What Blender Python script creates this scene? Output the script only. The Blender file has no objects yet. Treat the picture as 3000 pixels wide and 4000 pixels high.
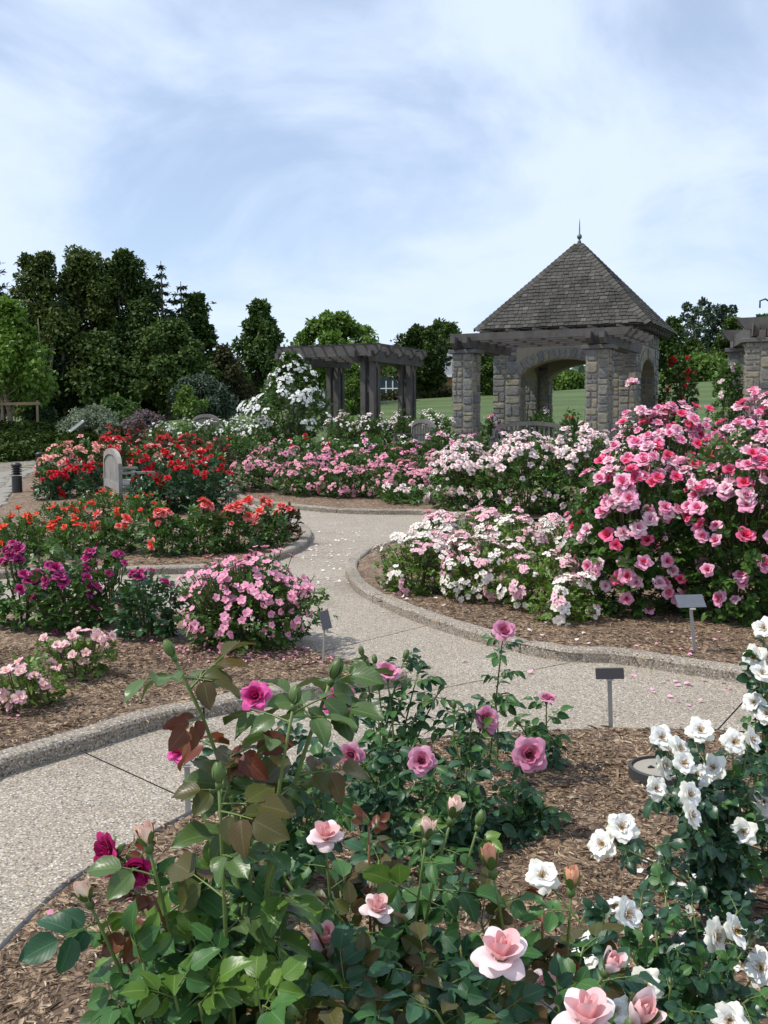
import bpy, bmesh, math, random
import numpy as np
from mathutils import Vector, Matrix, Quaternion, noise
from mathutils.geometry import delaunay_2d_cdt

random.seed(7)
RNG = np.random.default_rng(7)
sc = bpy.context.scene
COL = sc.collection
rad = math.radians

# ------------------------------------------------------------------ camera
CAM_Z = 1.6
FPX = 3900.0                                  # focal length in pixels of the 3000 x 4000 photograph
PITCH = math.atan(360 / FPX)
cam = bpy.data.cameras.new('camera')
cam_ob = bpy.data.objects.new('camera', cam)
COL.objects.link(cam_ob)
CAM_M = Matrix.Rotation(math.pi / 2 - PITCH, 3, 'X') @ Matrix.Rotation(rad(-0.3), 3, 'Z')
cam_ob.matrix_world = Matrix.Translation((0, 0, CAM_Z)) @ CAM_M.to_4x4()
cam.sensor_fit = 'VERTICAL'
cam.sensor_height = 24.0
cam.lens = 24.0 * FPX / 4000.0
cam.clip_start = 0.05
cam.clip_end = 3000
sc.camera = cam_ob

# ------------------------------------------------------------------ sky, sun, exposure
SUN_EL = rad(58)
SUN_DIR = Vector((-math.cos(SUN_EL) * 0.995, -math.cos(SUN_EL) * 0.10, math.sin(SUN_EL)))   # towards the sun
world = bpy.data.worlds.new('World')
sc.world = world
world.use_nodes = True
wn, wl = world.node_tree.nodes, world.node_tree.links
wn.clear()
w_out = wn.new('ShaderNodeOutputWorld')
w_bg = wn.new('ShaderNodeBackground')
w_bg.inputs['Strength'].default_value = 0.15
w_sky = wn.new('ShaderNodeTexSky')
w_sky.sky_type = 'NISHITA'
w_sky.sun_disc = False
w_sky.sun_elevation = SUN_EL
w_sky.sun_rotation = rad(-96)
w_sky.air_density = 1.0
w_sky.dust_density = 0.1
w_sky.ozone_density = 4.0
w_tc = wn.new('ShaderNodeTexCoord')
w_sep = wn.new('ShaderNodeSeparateXYZ')
wl.new(w_tc.outputs['Generated'], w_sep.inputs[0])
w_add = wn.new('ShaderNodeMath'); w_add.operation = 'ADD'; w_add.inputs[1].default_value = 0.22
w_mx = wn.new('ShaderNodeMath'); w_mx.operation = 'MAXIMUM'; w_mx.inputs[1].default_value = 0.0
wl.new(w_sep.outputs['Z'], w_mx.inputs[0]); wl.new(w_mx.outputs[0], w_add.inputs[0])
w_dx = wn.new('ShaderNodeMath'); w_dx.operation = 'DIVIDE'
w_dy = wn.new('ShaderNodeMath'); w_dy.operation = 'DIVIDE'
wl.new(w_sep.outputs['X'], w_dx.inputs[0]); wl.new(w_add.outputs[0], w_dx.inputs[1])
wl.new(w_sep.outputs['Y'], w_dy.inputs[0]); wl.new(w_add.outputs[0], w_dy.inputs[1])
w_com = wn.new('ShaderNodeCombineXYZ')
wl.new(w_dx.outputs[0], w_com.inputs[0]); wl.new(w_dy.outputs[0], w_com.inputs[1])
w_map = wn.new('ShaderNodeMapping')
w_map.inputs['Rotation'].default_value = (0, 0, rad(28))
w_map.inputs['Location'].default_value = (3.35, 1.2, 0)
w_map.inputs['Scale'].default_value = (1.3, 0.95, 1)
wl.new(w_com.outputs[0], w_map.inputs[0])
w_no = wn.new('ShaderNodeTexNoise')
w_no.inputs['Scale'].default_value = 1.25
w_no.inputs['Detail'].default_value = 7
w_no.inputs['Roughness'].default_value = 0.56
w_no.inputs['Distortion'].default_value = 0.5
wl.new(w_map.outputs[0], w_no.inputs['Vector'])
w_rp = wn.new('ShaderNodeValToRGB')
w_rp.color_ramp.elements[0].position = 0.30
w_rp.color_ramp.elements[0].color = (0.42, 0.42, 0.42, 1)
w_rp.color_ramp.elements[1].position = 0.62
w_rp.color_ramp.elements[1].color = (0.95, 0.95, 0.95, 1)
w_rp.color_ramp.interpolation = 'EASE'
wl.new(w_no.outputs[0], w_rp.inputs[0])
w_mix = wn.new('ShaderNodeMix'); w_mix.data_type = 'RGBA'
wl.new(w_rp.outputs[0], w_mix.inputs[0])
wl.new(w_sky.outputs[0], w_mix.inputs[6])
w_mix.inputs[7].default_value = (5.9, 6.85, 8.5, 1)
wl.new(w_mix.outputs[2], w_bg.inputs[0])
wl.new(w_bg.outputs[0], w_out.inputs[0])

sun = bpy.data.lights.new('sun', 'SUN')
sun.energy = 4.6
sun.angle = rad(0.53)
sun.color = (1.0, 0.955, 0.88)
sun_ob = bpy.data.objects.new('sun', sun)
COL.objects.link(sun_ob)
sun_ob.rotation_euler = SUN_DIR.to_track_quat('Z', 'Y').to_euler()

sc.view_settings.view_transform = 'Standard'
sc.view_settings.look = 'None'
sc.view_settings.exposure = -0.12
sc.view_settings.gamma = 1
sc.view_settings.use_curve_mapping = False
sc.cycles.max_bounces = 6
sc.cycles.transmission_bounces = 4
sc.cycles.transparent_max_bounces = 6
sc.cycles.use_denoising = True

# ------------------------------------------------------------------ terrain and projection helpers
def clamp(x, a=0.0, b=1.0): return a if x < a else b if x > b else x
def ss(a, b, x):
    t = clamp((x - a) / (b - a)); return t * t * (3 - 2 * t)
def lerp(a, b, t): return a + (b - a) * t

def h(x, y):
    """height of the land"""
    s = y - 15.0
    g = 0.0 if s < -2 else ((s + 2) ** 2 / 8 if s < 2 else s)
    g = min(0.058 * g, 0.87)
    lf = 0.15 + 0.85 * ss(-10, -3, x)
    z = g * lf
    t = clamp((y - 31) / 29)
    z += (1.85 + 0.055 * clamp(x, -10, 22)) * t * ss(-14, -3, x)
    z += 0.012 * max(0.0, min(y, 160) - 60)
    z += 1.15 * ss(31.5, 37, y) * ss(-4.5, -7.5, x)
    return z

def ray(u, v):
    return CAM_M @ Vector((u - 1500, 2000 - v, -FPX)).normalized()
def P(u, v, D):
    """point on the line of sight of photograph pixel (u, v) at distance D along y"""
    r = ray(u, v); t = D / r.y
    return Vector((r.x * t, D, CAM_Z + r.z * t))
def G(u, v):
    """where the line of sight meets the land"""
    r = ray(u, v)
    t, st = 0.8, 0.05
    while t < 140:
        if CAM_Z + r.z * t < h(r.x * t, r.y * t): break
        t += st; st = min(0.3, st * 1.02)
    a, b = t - st, t
    for _ in range(18):
        m = (a + b) / 2
        if CAM_Z + r.z * m < h(r.x * m, r.y * m): b = m
        else: a = m
    return Vector((r.x * b, r.y * b, h(r.x * b, r.y * b)))

# ------------------------------------------------------------------ object helpers
def link(o, parent=None):
    COL.objects.link(o)
    if parent is not None: o.parent = parent
    return o
def tag(o, label=None, cat=None, group=None, kind=None):
    if label: o['label'] = label
    if cat: o['category'] = cat
    if group: o['group'] = group
    if kind: o['kind'] = kind
    return o
def empty(name, loc=(0, 0, 0), rz=0.0, parent=None):
    o = bpy.data.objects.new(name, None)
    o.empty_display_size = 0.1
    o.location = loc; o.rotation_euler = (0, 0, rz)
    return link(o, parent)
def mobj(name, mesh, parent=None, loc=None, M=None):
    o = bpy.data.objects.new(name, mesh)
    if M is not None: o.matrix_local = M
    elif loc is not None: o.location = loc
    return link(o, parent)

class MB:
    """collects geometry for one mesh"""
    def __init__(s): s.v = []; s.f = []; s.m = []
    def add(s, vs, fs, mi=0):
        o = len(s.v); s.v.extend([tuple(p) for p in vs])
        for f in fs: s.f.append([i + o for i in f]); s.m.append(mi)
    def box(s, c, d, M=None, mi=0):
        x, y, z = d[0] / 2, d[1] / 2, d[2] / 2
        vs = [Vector((sx * x, sy * y, sz * z)) + Vector(c) for sz in (-1, 1) for sx, sy in ((-1, -1), (1, -1), (1, 1), (-1, 1))]
        if M is not None: vs = [M @ p for p in vs]
        s.add(vs, [(3, 2, 1, 0), (4, 5, 6, 7), (0, 1, 5, 4), (1, 2, 6, 5), (2, 3, 7, 6), (3, 0, 4, 7)], mi)
    def beam(s, a, b, w, hh, up=(0, 0, 1), mi=0, cut=0.0):
        """bar from a to b, w wide, hh high; cut: under-bevel of both ends"""
        a, b = Vector(a), Vector(b); d = (b - a).normalized()
        side = d.cross(Vector(up)).normalized(); upv = side.cross(d).normalized()
        prof = lambda p, sg: [p - side * w / 2 - upv * hh / 2 + d * cut * sg, p + side * w / 2 - upv * hh / 2 + d * cut * sg,
                              p + side * w / 2 - upv * hh * 0.05, p + side * w / 2 + upv * hh / 2,
                              p - side * w / 2 + upv * hh / 2, p - side * w / 2 - upv * hh * 0.05]
        vs = prof(a, 1) + prof(b, -1)
        fs = [(5, 4, 3, 2, 1, 0), (6, 7, 8, 9, 10, 11)] + [(i, (i + 1) % 6, (i + 1) % 6 + 6, i + 6) for i in range(6)]
        s.add(vs, fs, mi)
    def tube(s, pts, rads, n=6, mi=0, cap=True):
        pts = [Vector(p) for p in pts]; vs = []; ref = None
        for i, p in enumerate(pts):
            d = (pts[min(i + 1, len(pts) - 1)] - pts[max(i - 1, 0)])
            if d.length < 1e-9: d = Vector((0, 0, 1))
            d.normalize()
            if ref is None: ref = d.orthogonal().normalized()
            ref = (ref - d * ref.dot(d))
            ref = ref.normalized() if ref.length > 1e-6 else d.orthogonal().normalized()
            b = d.cross(ref)
            for k in range(n):
                a = 2 * math.pi * k / n
                vs.append(p + (ref * math.cos(a) + b * math.sin(a)) * rads[i])
        fs = [(i * n + k, i * n + (k + 1) % n, (i + 1) * n + (k + 1) % n, (i + 1) * n + k) for i in range(len(pts) - 1) for k in range(n)]
        if cap:
            fs.append(tuple(range(n - 1, -1, -1))); fs.append(tuple((len(pts) - 1) * n + k for k in range(n)))
        s.add(vs, fs, mi)
    def lathe(s, prof, n=16, c=(0, 0, 0), mi=0):
        c = Vector(c); vs = []
        for r, z in prof:
            for k in range(n):
                a = 2 * math.pi * k / n
                vs.append(c + Vector((r * math.cos(a), r * math.sin(a), z)))
        m = len(prof)
        fs = [(i * n + k, i * n + (k + 1) % n, (i + 1) * n + (k + 1) % n, (i + 1) * n + k) for i in range(m - 1) for k in range(n)]
        fs.append(tuple(range(n - 1, -1, -1))); fs.append(tuple((m - 1) * n + k for k in range(n)))
        s.add(vs, fs, mi)
    def mesh(s, name, mats, smooth=False, bevel=0.0):
        me = bpy.data.meshes.new(name)
        me.from_pydata(s.v, [], s.f)
        for m in (mats if isinstance(mats, (list, tuple)) else [mats]): me.materials.append(m)
        if any(s.m): me.polygons.foreach_set('material_index', s.m)
        if smooth: me.polygons.foreach_set('use_smooth', [True] * len(s.f))
        if bevel > 0:
            bm = bmesh.new(); bm.from_mesh(me)
            bmesh.ops.bevel(bm, geom=bm.edges[:], offset=bevel, segments=1, affect='EDGES', profile=0.5)
            bm.to_mesh(me); bm.free()
        me.update()
        return me
    def build(s, name, mats, parent=None, smooth=False, loc=None, bevel=0.0, M=None):
        return mobj(name, s.mesh(name, mats, smooth, bevel), parent, loc, M)

# ------------------------------------------------------------------ materials
def new_mat(name):
    m = bpy.data.materials.new(name); m.use_nodes = True
    nt = m.node_tree; nt.nodes.clear()
    out = nt.nodes.new('ShaderNodeOutputMaterial'); b = nt.nodes.new('ShaderNodeBsdfPrincipled')
    nt.links.new(b.outputs[0], out.inputs[0])
    return m, nt, b, out
def N(nt, t, **kw):
    n = nt.nodes.new(t)
    for k, v in kw.items():
        if k in n.inputs.keys() if isinstance(k, str) else False: n.inputs[k].default_value = v
        else: setattr(n, k, v)
    return n
def mixc(nt, fac, a, b, mode='MIX'):
    m = nt.nodes.new('ShaderNodeMix'); m.data_type = 'RGBA'; m.blend_type = mode
    for sock, val in ((0, fac), (6, a), (7, b)):
        if hasattr(val, 'links') or hasattr(val, 'is_linked'): nt.links.new(val, m.inputs[sock])
        elif sock == 0: m.inputs[0].default_value = val
        else: m.inputs[sock].default_value = (*val, 1)
    return m.outputs[2]
def ramp(nt, fac, stops, interp='LINEAR'):
    r = nt.nodes.new('ShaderNodeValToRGB'); cr = r.color_ramp; cr.interpolation = interp
    while len(cr.elements) < len(stops): cr.elements.new(0.5)
    for e, (p, c) in zip(cr.elements, stops): e.position = p; e.color = (*c, 1)
    nt.links.new(fac, r.inputs[0])
    return r.outputs[0]
def coord(nt, kind='Object', scale=(1, 1, 1)):
    t = nt.nodes.new('ShaderNodeTexCoord'); mp = nt.nodes.new('ShaderNodeMapping')
    mp.inputs['Scale'].default_value = scale
    nt.links.new(t.outputs[kind], mp.inputs[0]); return mp.outputs[0]
def world_pos(nt, scale=(1, 1, 1)):
    t = nt.nodes.new('ShaderNodeNewGeometry'); mp = nt.nodes.new('ShaderNodeMapping')
    mp.inputs['Scale'].default_value = scale
    nt.links.new(t.outputs['Position'], mp.inputs[0]); return mp.outputs[0]
def noise_t(nt, vec, scale, detail=4, rough=0.55):
    n = nt.nodes.new('ShaderNodeTexNoise'); n.inputs['Scale'].default_value = scale
    n.inputs['Detail'].default_value = detail; n.inputs['Roughness'].default_value = rough
    nt.links.new(vec, n.inputs['Vector']); return n.outputs[0]
def bump(nt, b, height, strength=0.5, dist=0.01):
    n = nt.nodes.new('ShaderNodeBump'); n.inputs['Strength'].default_value = strength; n.inputs['Distance'].default_value = dist
    nt.links.new(height, n.inputs['Height']); nt.links.new(n.outputs[0], b.inputs['Normal'])
def obj_rand(nt): return nt.nodes.new('ShaderNodeObjectInfo').outputs['Random']
def isl_rand(nt): return nt.nodes.new('ShaderNodeNewGeometry').outputs['Random Per Island']

def leaf_mat(name, c1, c2, rough=0.42, trans=0.28, spec=0.4, veins=False, tint=None):
    m, nt, b, out = new_mat(name)
    col = mixc(nt, isl_rand(nt), c1, c2)
    hv = nt.nodes.new('ShaderNodeHueSaturation')
    mr = N(nt, 'ShaderNodeMapRange'); nt.links.new(obj_rand(nt), mr.inputs[0]); mr.inputs[3].default_value = 0.82; mr.inputs[4].default_value = 1.2
    nt.links.new(mr.outputs[0], hv.inputs['Value']); nt.links.new(col, hv.inputs['Color'])
    col = hv.outputs[0]
    if veins:
        uv = nt.nodes.new('ShaderNodeTexCoord'); sp = nt.nodes.new('ShaderNodeSeparateXYZ'); nt.links.new(uv.outputs['UV'], sp.inputs[0])
        ab = N(nt, 'ShaderNodeMath', operation='ABSOLUTE'); nt.links.new(sp.outputs[1], ab.inputs[0])
        mid = N(nt, 'ShaderNodeMapRange'); nt.links.new(ab.outputs[0], mid.inputs[0])
        mid.inputs[1].default_value = 0.02; mid.inputs[2].default_value = 0.07; mid.inputs[3].default_value = 0.5; mid.inputs[4].default_value = 0.0
        mul = N(nt, 'ShaderNodeMath', operation='MULTIPLY_ADD'); nt.links.new(ab.outputs[0], mul.inputs[0]); mul.inputs[1].default_value = -0.35; nt.links.new(sp.outputs[0], mul.inputs[2])
        mu2 = N(nt, 'ShaderNodeMath', operation='MULTIPLY'); nt.links.new(mul.outputs[0], mu2.inputs[0]); mu2.inputs[1].default_value = 46.0
        sn = N(nt, 'ShaderNodeMath', operation='SINE'); nt.links.new(mu2.outputs[0], sn.inputs[0])
        sv = N(nt, 'ShaderNodeMapRange'); nt.links.new(sn.outputs[0], sv.inputs[0]); sv.inputs[1].default_value = 0.86; sv.inputs[2].default_value = 1.0; sv.inputs[3].default_value = 0.0; sv.inputs[4].default_value = 0.17
        mxx = N(nt, 'ShaderNodeMath', operation='MAXIMUM'); nt.links.new(mid.outputs[0], mxx.inputs[0]); nt.links.new(sv.outputs[0], mxx.inputs[1])
        lighter = tuple(min(1, x * 1.8 + 0.02) for x in c2)
        nz = noise_t(nt, coord(nt, 'Object', (1, 1, 1)), 55, 3)
        col = mixc(nt, nz, col, mixc(nt, 0.55, col, tint or c1))
        col = mixc(nt, mxx.outputs[0], col, lighter)
        bump(nt, b, sn.outputs[0], 0.05, 0.001)
    nt.links.new(col, b.inputs['Base Color'])
    b.inputs['Roughness'].default_value = rough
    b.inputs['Specular IOR Level'].default_value = spec
    tr = nt.nodes.new('ShaderNodeBsdfTranslucent')
    nt.links.new(col, tr.inputs[0])
    mx = nt.nodes.new('ShaderNodeMixShader'); mx.inputs[0].default_value = trans
    nt.links.new(b.outputs[0], mx.inputs[1]); nt.links.new(tr.outputs[0], mx.inputs[2])
    nt.links.new(mx.outputs[0], out.inputs[0])
    return m

def petal_mat(name, c1, c2, trans=0.3, rough=0.6, vary=0.12):
    m, nt, b, out = new_mat(name)
    col = mixc(nt, isl_rand(nt), c1, c2)
    col = mixc(nt, obj_rand(nt), col, mixc(nt, 0.55, col, c2))
    nt.links.new(col, b.inputs['Base Color'])
    b.inputs['Roughness'].default_value = rough
    b.inputs['Specular IOR Level'].default_value = 0.25
    tr = nt.nodes.new('ShaderNodeBsdfTranslucent'); nt.links.new(col, tr.inputs[0])
    mx = nt.nodes.new('ShaderNodeMixShader'); mx.inputs[0].default_value = trans
    nt.links.new(b.outputs[0], mx.inputs[1]); nt.links.new(tr.outputs[0], mx.inputs[2])
    nt.links.new(mx.outputs[0], out.inputs[0])
    return m

def plain(name, c, rough=0.6, c2=None, scale=8, metal=0.0, bmp=0.0):
    m, nt, b, out = new_mat(name)
    vec = coord(nt)
    if c2 is not None:
        nz = noise_t(nt, vec, scale, 5)
        nt.links.new(mixc(nt, nz, c, c2), b.inputs['Base Color'])
        if bmp: bump(nt, b, nz, bmp, 0.01)
    else:
        b.inputs['Base Color'].default_value = (*c, 1)
    b.inputs['Roughness'].default_value = rough; b.inputs['Metallic'].default_value = metal
    return m

def mat_aggregate(name, bright=1.0, scale=85):
    m, nt, b, out = new_mat(name)
    vec = world_pos(nt)
    vo = N(nt, 'ShaderNodeTexVoronoi', feature='F1'); vo.inputs['Scale'].default_value = scale; nt.links.new(vec, vo.inputs['Vector'])
    sp = nt.nodes.new('ShaderNodeSeparateColor'); nt.links.new(vo.outputs['Color'], sp.inputs[0])
    k = bright
    col = ramp(nt, sp.outputs[0], [(0.0, (.10 * k, .085 * k, .07 * k)), (.18, (.30 * k, .255 * k, .20 * k)), (.45, (.40 * k, .35 * k, .285 * k)), (.62, (.33 * k, .31 * k, .285 * k)),
                                   (.8, (.46 * k, .37 * k, .26 * k)), (.93, (.56 * k, .52 * k, .46 * k)), (1, (.72 * k, .69 * k, .64 * k))])
    ed = ramp(nt, vo.outputs['Distance'], [(0.0, (1, 1, 1)), (0.35, (1, 1, 1)), (0.75, (.62, .60, .57))])
    big = noise_t(nt, vec, .9, 8, .68)
    stain = ramp(nt, big, [(.28, (.66, .63, .58)), (.45, (.92, .90, .87)), (.62, (1.0, .99, .97)), (.75, (1.12, 1.11, 1.09))])
    c = mixc(nt, 1.0, mixc(nt, 1.0, col, ed, 'MULTIPLY'), stain, 'MULTIPLY')
    nt.links.new(c, b.inputs['Base Color']); b.inputs['Roughness'].default_value = 0.85
    bump(nt, b, vo.outputs['Distance'], -0.5, 0.006)
    return m

def mat_mulch():
    m, nt, b, out = new_mat('bark_mulch')
    vec = world_pos(nt)
    dn = nt.nodes.new('ShaderNodeTexNoise'); dn.inputs['Scale'].default_value = 9; nt.links.new(vec, dn.inputs['Vector'])
    wv = N(nt, 'ShaderNodeVectorMath', operation='MULTIPLY_ADD'); nt.links.new(dn.outputs['Color'], wv.inputs[0]); wv.inputs[1].default_value = (.25, .25, .25); nt.links.new(vec, wv.inputs[2])
    mp = nt.nodes.new('ShaderNodeMapping'); mp.inputs['Scale'].default_value = (75, 24, 40); mp.inputs['Rotation'].default_value = (0, 0, .5); nt.links.new(wv.outputs[0], mp.inputs[0])
    vo = N(nt, 'ShaderNodeTexVoronoi', feature='F1'); vo.inputs['Scale'].default_value = 1.0; nt.links.new(mp.outputs[0], vo.inputs['Vector'])
    sp = nt.nodes.new('ShaderNodeSeparateColor'); nt.links.new(vo.outputs['Color'], sp.inputs[0])
    col = ramp(nt, sp.outputs[0], [(0, (.05, .031, .020)), (.35, (.115, .074, .046)), (.65, (.19, .125, .076)), (.88, (.29, .20, .125)), (1, (.44, .33, .22))])
    big = noise_t(nt, vec, 2.0, 4)
    c = mixc(nt, 1.0, col, ramp(nt, big, [(.3, (.7, .68, .66)), (.7, (1.1, 1.08, 1.05))]), 'MULTIPLY')
    nt.links.new(c, b.inputs['Base Color']); b.inputs['Roughness'].default_value = 0.9
    bump(nt, b, vo.outputs['Distance'], -0.8, 0.012)
    return m

def mat_stone():
    m, nt, b, out = new_mat('field_stone')
    vec = world_pos(nt)
    base = ramp(nt, obj_rand(nt), [(0, (.11, .118, .122)), (.2, (.175, .176, .17)), (.4, (.21, .20, .175)), (.55, (.13, .138, .145)), (.7, (.255, .23, .17)), (.85, (.185, .18, .168)), (1, (.28, .245, .165))])
    nz = noise_t(nt, vec, 9, 7, .65)
    c = mixc(nt, 1.0, base, ramp(nt, nz, [(.28, (.55, .56, .6)), (.5, (.95, .95, .95)), (.72, (1.28, 1.22, 1.08))]), 'MULTIPLY')
    li = noise_t(nt, vec, 23, 3)
    c = mixc(nt, ramp(nt, li, [(.62, (0, 0, 0)), (.72, (.5, .5, .5))]), c, (.24, .21, .11))
    nt.links.new(c, b.inputs['Base Color']); b.inputs['Roughness'].default_value = 0.9
    bump(nt, b, nz, 0.7, 0.03)
    return m

def mat_timber(name, c1, c2, dark=0.55):
    m, nt, b, out = new_mat(name)
    vec = world_pos(nt)
    nz = noise_t(nt, vec, 3.0, 6, .6)
    mp = nt.nodes.new('ShaderNodeMapping'); mp.inputs['Scale'].default_value = (30, 30, 3); nt.links.new(vec, mp.inputs[0])
    gr = noise_t(nt, mp.outputs[0], 1.2, 5, .6)
    c = mixc(nt, gr, c1, c2)
    c = mixc(nt, obj_rand(nt), c, mixc(nt, .35, c, (.12, .11, .10)))
    c = mixc(nt, 1.0, c, ramp(nt, nz, [(.3, (dark, dark, dark)), (.65, (1.1, 1.08, 1.05))]), 'MULTIPLY')
    nt.links.new(c, b.inputs['Base Color']); b.inputs['Roughness'].default_value = 0.85
    bump(nt, b, gr, .5, .01)
    return m

def mat_shingle():
    m, nt, b, out = new_mat('cedar_shingle')
    vec = world_pos(nt)
    c = ramp(nt, obj_rand(nt), [(0, (.048, .044, .039)), (.5, (.064, .059, .052)), (.85, (.078, .073, .065)), (1, (.12, .115, .105))])
    ir = ramp(nt, isl_rand(nt), [(0, (.72, .72, .72)), (.8, (1.1, 1.1, 1.1)), (1, (1.6, 1.58, 1.52))])
    nz = noise_t(nt, vec, 1.1, 5)
    c = mixc(nt, 1.0, mixc(nt, 1.0, c, ir, 'MULTIPLY'), ramp(nt, nz, [(.35, (.62, .62, .58)), (.7, (1.2, 1.18, 1.15))]), 'MULTIPLY')
    mp = nt.nodes.new('ShaderNodeMapping'); mp.inputs['Scale'].default_value = (45, 45, 4); nt.links.new(vec, mp.inputs[0])
    gr = noise_t(nt, mp.outputs[0], 1, 3)
    c = mixc(nt, 1.0, c, ramp(nt, gr, [(.3, (.8, .8, .8)), (.7, (1.15, 1.15, 1.15))]), 'MULTIPLY')
    nt.links.new(c, b.inputs['Base Color']); b.inputs['Roughness'].default_value = 0.9
    return m

def mat_lawn():
    m, nt, b, out = new_mat('mown_grass')
    vec = world_pos(nt)
    n1 = noise_t(nt, vec, .35, 6, .6); n2 = noise_t(nt, vec, 14, 3)
    c = ramp(nt, n1, [(.3, (.046, .082, .012)), (.55, (.062, .102, .015)), (.75, (.082, .115, .022))])
    mp = nt.nodes.new('ShaderNodeMapping'); mp.inputs['Rotation'].default_value = (0, 0, rad(12)); nt.links.new(vec, mp.inputs[0])
    wv = N(nt, 'ShaderNodeTexWave', wave_type='BANDS', bands_direction='Y'); wv.inputs['Scale'].default_value = .09; wv.inputs['Distortion'].default_value = 5.0; wv.inputs['Detail'].default_value = 2
    nt.links.new(mp.outputs[0], wv.inputs['Vector'])
    c = mixc(nt, 1.0, c, ramp(nt, wv.outputs[0], [(.3, (.82, .86, .82)), (.7, (1.10, 1.07, 1.06))]), 'MULTIPLY')
    c = mixc(nt, 1.0, c, ramp(nt, n2, [(.3, (.75, .75, .7)), (.7, (1.2, 1.2, 1.15))]), 'MULTIPLY')
    nt.links.new(c, b.inputs['Base Color']); b.inputs['Roughness'].default_value = 0.8
    bump(nt, b, n2, .6, .05)
    return m

M = {}
M['path'] = mat_aggregate('exposed_aggregate', 0.98, 135)
M['kerb'] = mat_aggregate('kerb_aggregate', 0.84, 115)
M['joint'] = plain('joint_soil', (.10, .085, .065), .95, (.15, .13, .10), 30)
M['road'] = mat_aggregate('road_surface', 0.62, 60)
M['mulch'] = mat_mulch()
M['lawn'] = mat_lawn()
M['stone'] = mat_stone()
M['mortar'] = plain('mortar', (.31, .275, .205), .95, (.22, .195, .15), 12, bmp=.5)
M['cap'] = plain('cap_stone', (.14, .135, .128), .85, (.09, .088, .084), 6, bmp=.3)
M['timber'] = mat_timber('weathered_timber', (.070, .065, .062), (.125, .117, .110))
M['teak'] = mat_timber('silvered_teak', (.27, .255, .235), (.39, .375, .35), .7)
M['teakdark'] = mat_timber('dark_teak', (.11, .105, .10), (.17, .16, .15), .7)
M['shingle'] = mat_shingle()
M['lead'] = plain('roof_metal', (.19, .19, .18), .6, (.14, .14, .13), 8)
M['copper'] = plain('verdigris_finial', (.10, .12, .11), .55, (.15, .18, .16), 20, metal=.4)
M['black'] = plain('black_metal', (.018, .018, .019), .45, (.03, .03, .031), 20)
M['rubber'] = plain('edging_plastic', (.03, .031, .033), .6, (.055, .055, .055), 30)
M['lid'] = plain('valve_lid', (.34, .31, .25), .7, (.26, .235, .19), 15)
M['plate'] = plain('label_plate', (.22, .225, .235), .3, (.15, .155, .165), 25, metal=.6)
M['plateback'] = plain('label_plate_back', (.035, .03, .03), .5)
M['stake'] = plain('label_stake', (.42, .41, .38), .5, (.32, .31, .28), 30, metal=.3)
M['white'] = plain('white_paint', (.72, .73, .74), .5)
M['brick'] = plain('brick_wall', (.33, .15, .095), .9, (.25, .11, .075), 3)
M['slate'] = plain('slate_roof', (.13, .135, .155), .8, (.17, .175, .195), 2)
M['glass'] = plain('window_glass', (.05, .065, .08), .08)
M['post'] = plain('raw_post', (.30, .22, .13), .8, (.22, .155, .09), 8)
M['bark'] = plain('tree_bark', (.11, .085, .065), .95, (.17, .14, .11), 9, bmp=.6)
M['barkpale'] = plain('pale_bark', (.22, .165, .11), .9, (.30, .23, .16), 9, bmp=.4)
M['cane_green'] = plain('green_cane', (.10, .16, .035), .5, (.14, .19, .05), 25)
M['cane_brown'] = plain('brown_cane', (.075, .06, .03), .7, (.11, .10, .045), 18)
M['cane_red'] = plain('red_cane', (.22, .06, .035), .5, (.16, .09, .03), 18)
M['stamen'] = plain('stamen_yellow', (.72, .40, .04), .7, (.55, .24, .03), 60)
M['flag'] = plain('edge_flagstone', (.27, .245, .20), .9, (.19, .17, .14), 5, bmp=.4)

# rose foliage
M['rl'] = leaf_mat('rose_leaf_green', (.040, .098, .016), (.090, .178, .032), .38, .22)
M['rl_dark'] = leaf_mat('rose_leaf_dark', (.018, .055, .018), (.042, .105, .030), .33, .18, .5)
M['rl_light'] = leaf_mat('rose_leaf_light', (.080, .150, .018), (.14, .225, .034), .42, .28)
M['rl_mid'] = leaf_mat('rose_leaf_mid', (.050, .112, .018), (.098, .185, .034), .40, .25)
M['rl_red'] = leaf_mat('rose_leaf_bronze', (.075, .035, .022), (.055, .075, .022), .40, .25)
M['n_green'] = leaf_mat('near_leaf_green', (.032, .100, .020), (.068, .165, .034), .44, .24, .36, True, (.03, .085, .03))
M['n_blue'] = leaf_mat('near_leaf_bluegreen', (.020, .068, .030), (.042, .112, .046), .44, .20, .36, True, (.02, .065, .035))
M['n_lime'] = leaf_mat('near_leaf_lime', (.085, .175, .022), (.13, .225, .038), .36, .30, .4, True, (.06, .13, .02))
M['n_olive'] = leaf_mat('near_leaf_olive', (.055, .115, .024), (.090, .150, .040), .36, .25, .45, True, (.075, .105, .034))
M['n_red'] = leaf_mat('near_leaf_red', (.19, .030, .016), (.15, .055, .020), .36, .36, .4, True, (.12, .05, .02))
M['n_bronze'] = leaf_mat('near_leaf_bronze', (.120, .050, .018), (.085, .095, .024), .36, .36, .4, True, (.065, .090, .022))
M['n_small'] = leaf_mat('near_leaf_small_dark', (.012, .048, .022), (.030, .085, .034), .34, .18, .45, True, (.018, .058, .026))
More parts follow.
